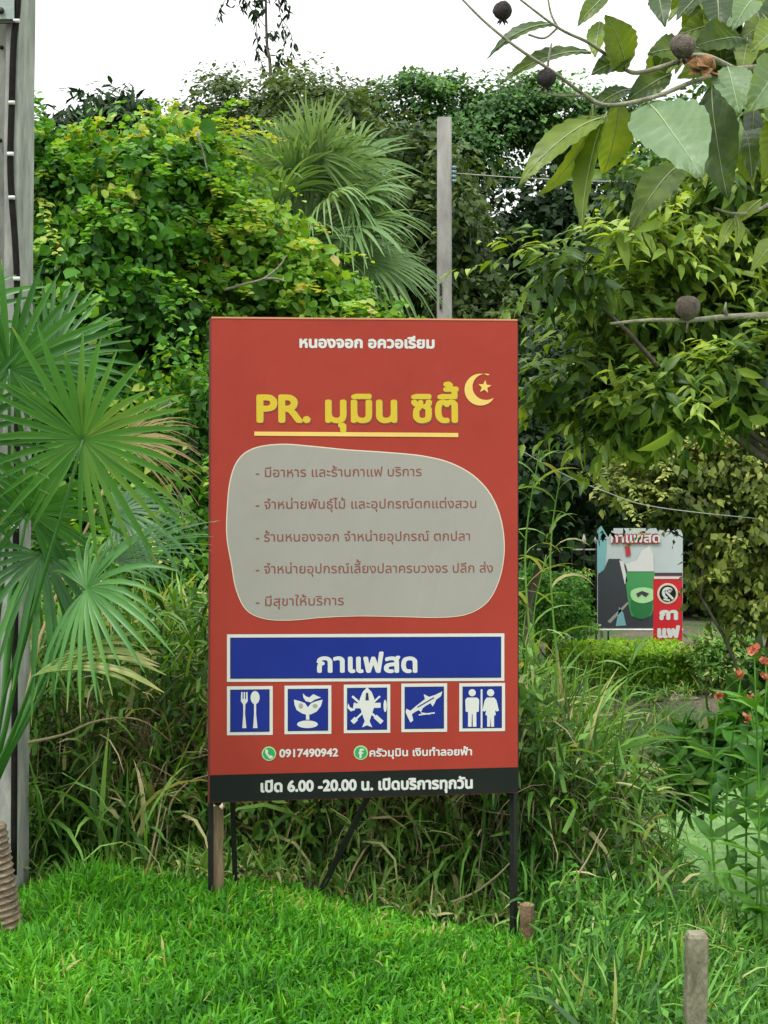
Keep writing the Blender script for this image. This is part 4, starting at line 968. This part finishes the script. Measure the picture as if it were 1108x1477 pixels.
blades(ac, bs, g.uniform(0, 6.28, n), np.abs(g.normal(.45, .4, n)), g.normal(.5, .3, n), hl, g.uniform(.006, .015, n), np.clip(.5 + .28 * vnoise(x, y, 1.4, 9) + .15 * vnoise(x, y, 7, 3) + g.normal(0, .2, n), 0, .93) + (g.random(n) < .03) * .5, 3)
n = 30000; x = g.uniform(-7, 1.2, n); y = g.uniform(-1, 6.3, n); k = (np.abs(x) >= y * .30 + .2) & (ed(x, y) < 0) | (y < 3.4) & (ed(x, y) < 0); x, y = x[k], y[k]; n = len(x)
blades(ac, np.stack([x, y, height(x, y)], 1), g.uniform(0, 6.28, n), np.abs(g.normal(.35, .3, n)), g.normal(.42, .22, n), g.uniform(.06, .13, n), g.uniform(.008, .016, n), g.random(n), 2)
tag(ac.obj('lawn_grass', M['lawn']), 'bright green short lawn in front of the sign', 'grass', kind='stuff')

def weeds(name, label, xs, ys, dens, ln, wd, mat, seed, lean=(.35, .3), curl=(.35, .2), tint=(.45, .2), segs=5, up0=0.0, mask=None):
    g = np.random.default_rng(seed); x = g.uniform(*xs, dens); y = g.uniform(*ys, dens)
    # gather into clumps
    cx = g.uniform(*xs, dens // 22 + 1); cy = g.uniform(*ys, dens // 22 + 1); i = g.integers(0, len(cx), dens); sel = g.random(dens) < .65
    x = np.where(sel, cx[i] + g.normal(0, .07, dens), x); y = np.where(sel, cy[i] + g.normal(0, .07, dens), y)
    k = ed(x, y) > -.03 + .1 * vnoise(x, y, 5, 2)
    if mask is not None: k &= mask(x, y, g)
    x, y = x[k], y[k]; n = len(x)
    ac = Acc(); z = height(x, y) + g.random(n) * up0
    blades(ac, np.stack([x, y, z], 1), g.uniform(0, 6.28, n), np.abs(g.normal(*lean, n)), g.normal(*curl, n), g.uniform(*ln, n), g.uniform(*wd, n), np.clip(g.normal(*tint, n), 0, 1), segs)
    return tag(ac.obj(name, M[mat]), label, 'weeds', kind='stuff')
clr = lambda x, y, g: (y > 6.34 + .1 * vnoise(x, y, 4, 1)) | (x < -1.0)
weeds('tall_weeds', 'dense tangle of dark green weed leaves behind the sign legs', (-2.8, .75), (6.3, 8.6), 21000, (.08, .26), (.010, .026), 'weed', 50, (1.0, .55), (.3, .4), (.45, .3), 3, 1.15, mask=clr)
weeds('tall_weeds', 'upright coarse weed leaves standing in the shade behind the sign', (-2.6, .75), (6.2, 7.6), 3500, (.25, .6), (.012, .024), 'weed', 49, (.35, .3), (.4, .3), (.5, .3), 5, .25, mask=clr)
weeds('edge_weeds', 'narrow leaved weeds along the far edge of the lawn', (-2.4, .75), (6.0, 6.8), 4500, (.06, .2), (.006, .018), 'weed', 51, (.7, .5), (.4, .35), (.6, .25), 4, .05)
weeds('dry_weed_stems', 'pale dry weed stems tangled low behind the lawn', (-2.4, .9), (6.4, 7.6), 4800, (.15, .5), (.004, .011), 'straw', 52, (1.1, .6), (.15, .3), (.55, .25), 4, .6)
weeds('bank_weeds', 'bright green weeds covering the bank at the lower right', (.5, 3.0), (3.2, 7.4), 30000, (.06, .22), (.007, .019), 'weed_bright', 53, (.75, .5), (.4, .4), (.42, .3), 3, .2, mask=lambda x, y, g: ((x - .62) ** 2 + ((y - 5.7) / 2) ** 2 > .05) | (g.random(len(x)) < .2))
weeds('bank_weeds', 'longer arching grass tufts scattered over the bank at the lower right', (.6, 2.6), (3.4, 7.0), 2600, (.2, .4), (.009, .018), 'weed_bright', 61, (.5, .35), (.35, .25), (.55, .28), 5, .1, mask=lambda x, y, g: ((x - .62) ** 2 + ((y - 5.7) / 2) ** 2 > .09))
weeds('tall_reeds', 'tall tangled reeds standing right of the red sign', (.55, 1.3), (6.6, 9.5), 2600, (.35, .9), (.014, .03), 'weed', 54, (.3, .3), (.28, .22), (.5, .28), 6, .5, mask=lambda x, y, g: x < .155 * y + g.normal(0, .12, len(x)))
weeds('low_reeds', 'lower coarse weeds tangled between the reeds and the pond', (.55, 2.6), (6.3, 9.0), 15000, (.08, .28), (.010, .026), 'weed', 59, (1.0, .55), (.3, .4), (.5, .28), 3, .75, mask=lambda x, y, g: x < .158 * y + g.normal(0, .14, len(x)))
weeds('dry_reed_stems', 'grey brown dead reed stems among the reeds right of the sign', (.5, 1.9), (6.4, 9.0), 3000, (.3, .8), (.004, .011), 'straw', 55, (.9, .6), (.25, .4), (.35, .22), 6, .6, mask=lambda x, y, g: x < .16 * y + g.normal(0, .12, len(x)))
weeds('water_edge_plants', 'leafy waterside plants around the duckweed pond', (1.3, 5.5), (6.2, 11.5), 15000, (.10, .34), (.014, .034), 'weed_bright', 56, (.6, .4), (.35, .25), (.5, .26), 4, .05, mask=lambda x, y, g: ((x < 1.85 + .35 * vnoise(x, y, 1.5, 2)) & (y < 9.4) & (g.random(len(x)) < .6) | (vnoise(x, y, 1.1, 7) > .1) & (x > .268 * y) | (g.random(len(x)) < .16)))
weeds('far_bank_weeds', 'weeds and low plants growing on the far pond bank', (.2, 6), (12.4, 16.5), 12000, (.06, .2), (.010, .026), 'weed', 57, (.6, .4), (.35, .25), (.5, .28), 4, .1, mask=lambda x, y, g: (y > 14.3) | ((vnoise(x, y, 1.9, 3) > .0) & (g.random(len(x)) < .7)))
weeds('understorey_weeds', 'shaded undergrowth below the vine covered bushes', (-4.5, 1.2), (9.0, 14.0), 10000, (.4, 1.0), (.02, .045), 'weed', 58, (.35, .3), (.3, .2), (.3, .18), 5, .3)
# broad small leaves mixed through the weeds
g = np.random.default_rng(60); n = 15000; x = g.uniform(-2.8, 1.0, n); y = g.uniform(6.25, 8.8, n); z = height(x, y) + g.random(n) ** 1.1 * (.35 + .45 * sstep(6.3, 8.5, y)) * (1 + .4 * vnoise(x, y, 3, 1))
ac = Acc(); stamp(ac, L_OVAL, np.stack([x, y, z], 1), unit(g.normal(size=(n, 3)) + (0, 0, -.3)), unit(g.normal(0, .6, (n, 3)) + (0, -.4, .6)), g.uniform(.03, .08, n), np.clip(g.normal(.4, .2, n), 0, 1), .8 * np.ones(n))
tag(ac.obj('creeper_leaves', M['weed']), 'small dull leaves of creepers woven through the weeds behind the sign', 'creepers', kind='stuff')
n = 12000; x = g.uniform(.7, 3.4, n); y = g.uniform(4.2, 8.5, n); k = ed(x, y) > .1; x, y = x[k], y[k]; n = len(x); z = height(x, y) + g.random(n) * .28
ac = Acc(); stamp(ac, L_OVAL, np.stack([x, y, z], 1), unit(g.normal(size=(n, 3))), unit(g.normal(0, .5, (n, 3)) + (0, -.2, .8)), g.uniform(.02, .05, n), np.clip(g.normal(.45, .2, n), 0, 1))
tag(ac.obj('bank_creeper', M['weed_bright']), 'small leaved creeper over the bank at the lower right', 'creepers', kind='stuff')

n = 15000; x = g.uniform(.6, 2.2, n); y = g.uniform(6.3, 9.5, n); k = x < .165 * y + g.normal(0, .1, n); x, y = x[k], y[k]; n = len(x); z = height(x, y) + g.random(n) ** 1.2 * np.clip(1.5 - .75 * x, .25, 1.1)
ac = Acc(); stamp(ac, L_OVAL, np.stack([x, y, z], 1), unit(g.normal(size=(n, 3)) + (0, 0, -.2)), unit(g.normal(0, .6, (n, 3)) + (0, -.4, .6)), g.uniform(.03, .085, n), np.clip(g.normal(.5, .24, n), 0, 1), .75 * np.ones(n))
tag(ac.obj('creeper_leaves', M['weed']), 'leafy creepers climbing through the reeds right of the red sign', 'creepers', kind='stuff')

# leaning dry stalks and bare twigs that can be told apart
DS = 'dry stalks leaning in the weeds'
def stalk(label, pts, r, mat='straw', name='dry_stalk', cat='stalk', group=DS, tint=.9):
    pts = np.array(pts); c0 = pts[0].copy(); c0[2] = float(height(c0[0], c0[1])) if abs(c0[2] - height(c0[0], c0[1])) < .35 else c0[2]
    ac = Acc(); p = curve_pts(pts - c0, 6); tube(ac, p, np.linspace(r, r * .35, len(p)), 5, tint); o = ac.obj(name, M[mat]); o.location = c0.tolist(); return tag(o, label, cat, group)
stalk('straight straw coloured stalk left of the sign, leftmost of the leaning pair', [P(208, 1272, 6.1), P(222, 1215, 6.12), P(235, 1146, 6.15)], .008)
stalk('short straw stalk crossing close to the right of the leaning pale stalk', [P(219, 1272, 6.15), P(226, 1225, 6.15), P(240, 1165, 6.2)], .006)
stalk('curved dry stem arching from the weeds up to the lower left sign corner', [P(240, 1250, 6.3), P(245, 1165, 6.3), P(270, 1130, 6.3), P(300, 1118, 6.2)], .006)
stalk('long pale branching twig lying level across the weeds beside the palm', [P(20, 1075, 6.0), P(90, 1060, 6.2), P(140, 1040, 6.25), P(200, 1038, 6.3), P(250, 1072, 6.4)], .008)
stalk('pale dead stem rising right between the sign legs to the right leg', [P(625, 1310, 6.2), P(680, 1290, 6.15), P(715, 1265, 6.1), P(735, 1245, 6.1)], .008)
stalk('thin grey twig leaning steeply just right of the right sign leg', [P(825, 1275, 6.0), P(850, 1235, 6.0), P(868, 1195, 6.0)], .006)
stalk('pale forked stem hanging right of the sign, crossing the reeds', [P(800, 1190, 6.5), P(850, 1165, 6.6), P(905, 1150, 6.7), P(920, 1120, 6.7)], .007)

# reed plants with opposite long leaves
proto = None
def reed(label, px, base_py, d, top_py, seed):
    g = np.random.default_rng(seed); bx = P(px, base_py, d); bx[2] = float(height(bx[0], bx[1])); hgt = P(px, top_py, d)[2] - bx[2]
    root = thing('cane_reed', label, 'reed', bx, 'cane reeds right of the sign')
    path = curve_pts([(0, 0, -.03), (.02, 0, hgt * .4), (-.02, .02, hgt * .75), (.05, 0, hgt)], 8)
    ac = Acc(); tube(ac, path, np.linspace(.009, .003, len(path)), 6, .7); ac.obj('stem', M['weed'], root)
    nl = 15
    for k in range(nl):
        t = .3 + .68 * k / (nl - 1); p = path[int(t * (len(path) - 1))]
        ac = Acc(); side = (k % 2) * math.pi + g.normal(.1, .35)
        blades(ac, p[None], np.array([side]), np.array([g.uniform(.5, .8)]), np.array([g.uniform(.2, .38)]), np.array([g.uniform(.26, .42) * (1.1 - .4 * t)]), np.array([.027]), np.array([g.uniform(.7, .95)]), 6, np.array([g.normal(0, .3)]))
        ac.obj('leaf', M['weed'], root)
reed('tall cane reed with paired arching leaves touching the right edge of the red sign', 764, 1250, 7.2, 650, 1)
reed('cane reed with pale leaves, second stem right of the red sign', 800, 1230, 7.5, 655, 2)
reed('shorter cane reed standing in the tangle left of the round shrub', 775, 1240, 7.9, 800, 3)
reed('low cane reed in front of the clipped hedge', 905, 1230, 7.6, 925, 4)

# flowering plants at the right edge
FG = 'orange flowered plants by the pond'
def flower_plant(label, fl, base_px, d, seed):
    g = np.random.default_rng(seed); bx = P(base_px, 1200, d); bx[2] = float(height(bx[0], bx[1]))
    root = thing('flowering_plant', label, 'plant', bx, FG)
    for (fx, fy, s) in fl:
        c = P(fx, fy, d + g.uniform(-.15, .15)) - bx
        pth = curve_pts([(g.normal(0, .03), g.normal(0, .03), 0), c * .5 + g.normal(0, .03, 3), c], 6)
        ac = Acc(); tube(ac, pth, np.linspace(.008, .004, len(pth)), 5, .7); ac.obj('stem', M['weed_bright'], root)
        ac = Acc(); n = 16
        ax = unit(g.normal(0, .8, (n, 3)) + np.array([0, -.3, .5])); stamp(ac, L_ROUND, np.repeat(c[None], n, 0) + g.normal(0, .008, (n, 3)), ax, unit(g.normal(size=(n, 3)) + (0, -1, .3)), g.uniform(.6, 1.1, n) * s * .78, g.random(n), 1.2 * np.ones(n))
        ac.obj('flower', M['petal'], root)
        ac = Acc()
        for q in np.repeat(pth[1:-2], 2, 0):
            a = g.uniform(0, 6.28); L0 = g.uniform(.12, .28)
            stamp(ac, L_LANCE, q[None], unit(np.array([[math.cos(a), math.sin(a), .8]])), np.array([[-math.cos(a), -math.sin(a), 1.]]), [L0], np.array([g.uniform(.3, .8)]))
        ac.obj('foliage', M['weed_bright'], root)
flower_plant('plant with an orange flower low beside the dirt bank, leftmost of the flowers', [(1036, 1003, .04)], 1040, 7.4, 1)
flower_plant('plant with two salmon orange flowers one above the other near the right edge', [(1069, 975, .042), (1079, 1036, .034)], 1075, 7.2, 2)
flower_plant('tall orange flowered plant at the right edge of the picture', [(1088, 938, .045), (1104, 955, .04), (1106, 978, .035)], 1110, 7.0, 3)
flower_plant('plant with a small half open orange flower behind the other flowers', [(1082, 1005, .025), (1140, 960, .04)], 1120, 7.6, 4)

plant('waterside_plant', 'broad leaved bright green clump below the orange flowers', 'plant', P(1040, 1200, 8.6)[:2], [lump(1030, 1085, 8.6, 60, 38), lump(1090, 1070, 8.4, 60, 60), lump(1000, 1130, 8.4, 60, 25)], 1500, .13, L_LANCE, M['weed_bright'], None, None, seed=71, clump=.12, hang=-.5, up=.6, shell=.2)
plant('waterside_plant', 'dark leafed clump at the right edge beyond the tallest orange flowers', 'plant', P(1150, 1200, 9.2)[:2], [lump(1140, 1010, 9.2, 70, 70), lump(1100, 1000, 9.6, 30, 40)], 1800, .12, L_LANCE, M['weed'], None, None, seed=72, clump=.14, hang=-.4, up=.5, shell=.2)
# rubble and litter on the far dirt bank
for k, (px_, py_, w_, lb) in enumerate(((955, 1012, .07, 'pale stone on the dirt bank under the hedge, left one of three'), (975, 1022, .10, 'long pale slab on the dirt bank under the hedge'), (998, 1015, .06, 'small pale stone on the dirt bank nearest the orange flowers'))):
    c_ = P(px_, py_, 14.3); c_[2] = float(height(c_[0], c_[1])); g = np.random.default_rng(k + 90); V = unit(g.normal(size=(14, 3))) * np.array([w_ * 1.6, w_, w_ * .4])
    import bmesh
    bm = bmesh.new(); [bm.verts.new(v) for v in V]; bmesh.ops.convex_hull(bm, input=bm.verts); me = bpy.data.meshes.new('stone'); bm.to_mesh(me); bm.free(); me.materials.append(M['mossy'])
    o = bpy.data.objects.new('stone', me); COL.objects.link(o); o.location = (c_ + (0, 0, w_ * .2)).tolist(); tag(o, lb, 'stone', 'stones on the far pond bank')
# ------------------------------------------------------------------ overhanging branch with big leaves, close to the camera
root = thing('leafy_branch', 'overhanging branch with large leaves and dark round seed pods, close at upper right', 'branch', P(1240, 60, 2.0))
off = np.array(root.location)
tw = [[(1240, 60, 2.0), (1108, 93, 1.9), (1060, 100, 1.85), (1000, 118, 1.8), (940, 141, 1.75), (878, 152, 1.75), (845, 138, 1.75), (800, 105, 1.72), (745, 68, 1.7), (700, 32, 1.7), (660, -8, 1.7)],
      [(1060, 100, 1.85), (1010, 80, 1.8), (960, 95, 1.8), (915, 105, 1.8), (890, 90, 1.8), (850, 62, 1.75), (805, 40, 1.72), (745, -5, 1.7)],
      [(845, 138, 1.75), (800, 137, 1.73), (775, 130, 1.72)], [(805, 40, 1.72), (795, 20, 1.72), (790, -5, 1.72)], [(805, 40, 1.72), (785, 55, 1.72), (762, 50, 1.72)],
      [(1240, 60, 2.0), (1150, 250, 1.95), (1100, 300, 1.9), (1060, 308, 1.85), (1030, 300, 1.85)], [(790, 98, 1.72), (793, 75, 1.72), (796, 62, 1.72)], [(1240, 60, 2.0), (1150, 0, 1.95), (1060, -15, 1.9), (950, -20, 1.85)]]
for i, t in enumerate(tw):
    ac = Acc(); p = curve_pts([P(*q) - off for q in t], 6); r0 = .0042 if i in (0, 1, 5, 7) else .0016
    tube(ac, p, np.linspace(r0, .0013, len(p)), 6); ac.obj('twig', M['twig'], root)
def big_leaf(b0, t0, wpx, d1, d2, tint, roll=0.0, fold=.22, bend=.12, nseg=26, root=root, off=off):
    A, B = P(*b0, d1), P(*t0, d2); ln = np.linalg.norm(B - A); ax = (B - A) / ln
    nn = np.array([0, -1.0, .15]); nn = unit(nn - ax * (nn @ ax)); sd_ = np.cross(ax, nn)
    nn2 = nn * math.cos(roll) + sd_ * math.sin(roll); sd2 = np.cross(ax, nn2); gq = np.random.default_rng(int(abs(b0[0]) * 3 + abs(t0[0]))); bend = gq.uniform(.05, .32); fold = gq.uniform(.1, .38); tws = gq.normal(0, .45)
    hw = wpx * (d1 + d2) / 2 / F / 2 / max(.35, math.cos(roll)); V = []; f = []; g = np.random.default_rng(int(b0[0] * 7 + t0[1]))
    cols = 11
    for i in range(nseg + 1):
        t = i / nseg; wv = hw * (math.sin(math.pi * t ** .85) ** .85 * (1 - .18 * t ** 3) if 0 < t < 1 else 0) * (1 + .02 * math.sin(i * 1.3 + b0[0]) + .008 * g.normal()); 
        c = A + ax * ln * t + nn2 * (-bend * ln * (t - .5) ** 2 * 2)
        for j in range(cols):
            s = (j - 5) / 5
            vein = .035 * hw * 2 * math.cos((t * 8 - abs(s) * 1.3) * 2 * math.pi)
            sdt = sd2 * math.cos(tws * (t - .4)) + nn2 * math.sin(tws * (t - .4))
            V.append(c + sdt * wv * s + nn2 * (fold * wv * abs(s) ** 1.3 + vein * (abs(s) > .1) + .03 * hw * math.sin(t * 9 + s * 2)))
    for i in range(nseg):
        for j in range(cols - 1):
            a = i * cols + j; f.append((a, a + 1, a + cols + 1, a + cols))
    ac = Acc(); ac.add(np.array(V) - off, [np.array(f)], tint)
    o = ac.obj('leaf', M['fore'], root)
    ac = Acc(); mid = np.array([V[i * cols + 5] + nn2 * .0006 for i in range(nseg + 1)]) - off; tube(ac, mid, np.linspace(.0011, .0003, nseg + 1), 4, min(1, tint + .12)); ac.obj('midrib', M['rib'], o)
LV = [((934, 140), (1011, 248), 112, 1.75, 1.62, .86, .1), ((872, 152), (745, 253), 46, 1.75, 1.7, .56, .5), ((872, 154), (793, 287), 26, 1.76, 1.75, .5, -.9), ((868, 156), (832, 328), 30, 1.76, 1.72, .42, .95),
      ((898, 150), (872, 258), 52, 1.8, 1.85, .48, -.2), ((985, 222), (910, 320), 54, 1.95, 1.85, .36, .3), ((1022, 118), (1046, 284), 62, 1.85, 1.8, .22, .55), ((1050, 92), (1066, 160), 62, 1.8, 1.75, .84, .1),
      ((1130, 85), (1085, 156), 70, 1.8, 1.74, .8, -.3), ((908, 104), (880, 22), 62, 1.8, 1.75, .4, .2), ((852, 62), (722, 106), 34, 1.75, 1.72, .34, .7), ((800, 22), (700, 71), 24, 1.73, 1.72, .25, .6),
      ((880, -14), (833, 34), 28, 1.8, 1.78, .34, .3), ((908, 78), (853, 106), 34, 1.8, 1.78, .24, .3), ((1012, 66), (938, 74), 52, 1.85, 1.8, .38, .3), ((1080, 50), (1003, 62), 58, 1.9, 1.85, .3, .35),
      ((968, 104), (905, 142), 40, 1.82, 1.8, .33, .2), ((915, 122), (858, 150), 30, 1.82, 1.78, .3, .5), ((1090, -10), (1060, 34), 40, 1.9, 1.85, .82, .2), ((1130, 30), (1086, 72), 46, 1.9, 1.85, .66, .1),
      ((948, -20), (957, 30), 32, 1.85, 1.8, .22, .4), ((1022, -22), (976, 26), 34, 1.85, 1.8, .16, .4), ((1035, -12), (1038, 42), 44, 1.95, 1.9, .2, .2), ((1062, 308), (1036, 357), 18, 1.85, 1.83, .62, .3),
      ((1066, 308), (1064, 360), 17, 1.85, 1.83, .6, -.4), ((1098, 286), (1058, 322), 22, 1.88, 1.86, .58, .4), ((1125, 340), (1088, 382), 34, 1.9, 1.85, .64, .2), ((1062, 165), (1052, 252), 24, 1.86, 1.83, .78, .6),
      ((1120, 160), (1100, 60), 60, 1.98, 1.95, .3, .2), ((865, 30), (858, 82), 28, 1.8, 1.78, .68, .4), ((1130, 110), (1165, 240), 80, 1.9, 1.8, .4, .2), ((1160, 0), (1210, 120), 80, 1.9, 1.8, .5, .2)]
for q in LV: big_leaf(*q)
g = np.random.default_rng(14)
for k in range(58):
    bx_, by_ = (g.uniform(960, 1150), g.uniform(-40, 75)) if k % 4 else (g.uniform(1040, 1160), g.uniform(60, 230)); a = g.uniform(.2, 2.6); ln = g.uniform(55, 110)
    big_leaf((bx_, by_), (bx_ - ln * math.cos(a) * .8, by_ + ln * math.sin(a)), g.uniform(28, 48), 2.05 + g.uniform(-.05, .15), 2.0 + g.uniform(-.05, .1), g.choice([.2, .3, .36, .42, .5, .62, .8]), g.uniform(-.6, .6))
def pod(c, r, mat, rt, of, name='seed_pod', bump=.06, crown=True):
    g = np.random.default_rng(int(abs(c[0]) * 1000)); V = []; n, m_ = 14, 18
    for i in range(n + 1):
        th = math.pi * i / n
        for j in range(m_):
            ph = 2 * math.pi * j / m_; rr = r * (1 + bump * math.cos(ph * 6) * math.sin(th) + g.normal(0, .02) + .05 * math.sin(ph * 2 + r * 900) * math.sin(th * 2)) * (1.0 if th < 2.6 else 1.05)
            V.append((rr * math.sin(th) * math.cos(ph), rr * math.sin(th) * math.sin(ph), rr * math.cos(th) * .98))
    f = [(i * m_ + j, i * m_ + (j + 1) % m_, (i + 1) * m_ + (j + 1) % m_, (i + 1) * m_ + j) for i in range(n) for j in range(m_)]
    ac = Acc(); ac.add(np.array(V) + c - of, [np.array(f)], .5)
    if crown:
        for k in range(6):
            a = k * math.pi / 3; e = np.array([math.cos(a), math.sin(a), 0]); tube(ac, [c - of + (0, 0, -r * .9), c - of + e * r * .45 + (0, 0, -r * 1.25), c - of + e * r * .6 + (0, 0, -r * 1.5)], [r * .16, r * .12, r * .02], 4)
    return ac.obj(name, mat, rt)
pod(P(725, 15, 1.7), .0112, M['fruit'], root, off); pod(P(788, 112, 1.72), .0115, M['fruit'], root, off); pod(P(985, 67, 1.78), .0155, M['fruit_brown'], root, off)
c = P(1018, 93, 1.78); pod(c, .0115, M['calyx'], root, off, 'flower_cup', .15, False)
ac = Acc(); g = np.random.default_rng(8)
for k in range(7):
    e = unit(np.array([g.normal(0, 1), g.normal(-.3, .6), g.normal(-.3, .6)])); stamp(ac, L_OVAL, (c - off)[None], e[None], g.normal(size=(1, 3)), [.032], np.array([.5]))
ac.obj('dry_sepal', M['calyx'], root)
# lower bare twig with one pod
root2 = thing('bare_twig', 'thin bare twig with one round brown pod crossing in from the right edge', 'twig', P(1230, 450, 2.0)); of2 = np.array(root2.location)
ac = Acc(); p = curve_pts([P(1230, 450, 2.0) - of2, P(1108, 455, 1.9) - of2, P(1048, 457, 1.86) - of2, P(992, 462, 1.82) - of2, P(935, 462, 1.8) - of2, P(880, 467, 1.8) - of2], 8); tube(ac, p, np.linspace(.0052, .0018, len(p)), 7); ac.obj('stem', M['twig'], root2)
ac = Acc(); tube(ac, [P(1048, 457, 1.86) - of2, P(1046, 446, 1.85) - of2, P(1047, 436, 1.85) - of2], [.003, .0022, .001], 5); ac.obj('spur', M['twig'], root2); ac = Acc(); tube(ac, [P(992, 460, 1.82) - of2, P(990, 480, 1.82) - of2], [.002, .001], 5); ac.obj('spur', M['twig'], root2)
pod(P(992, 444, 1.81), .0158, M['fruit_brown'], root2, of2, bump=.03, crown=False)
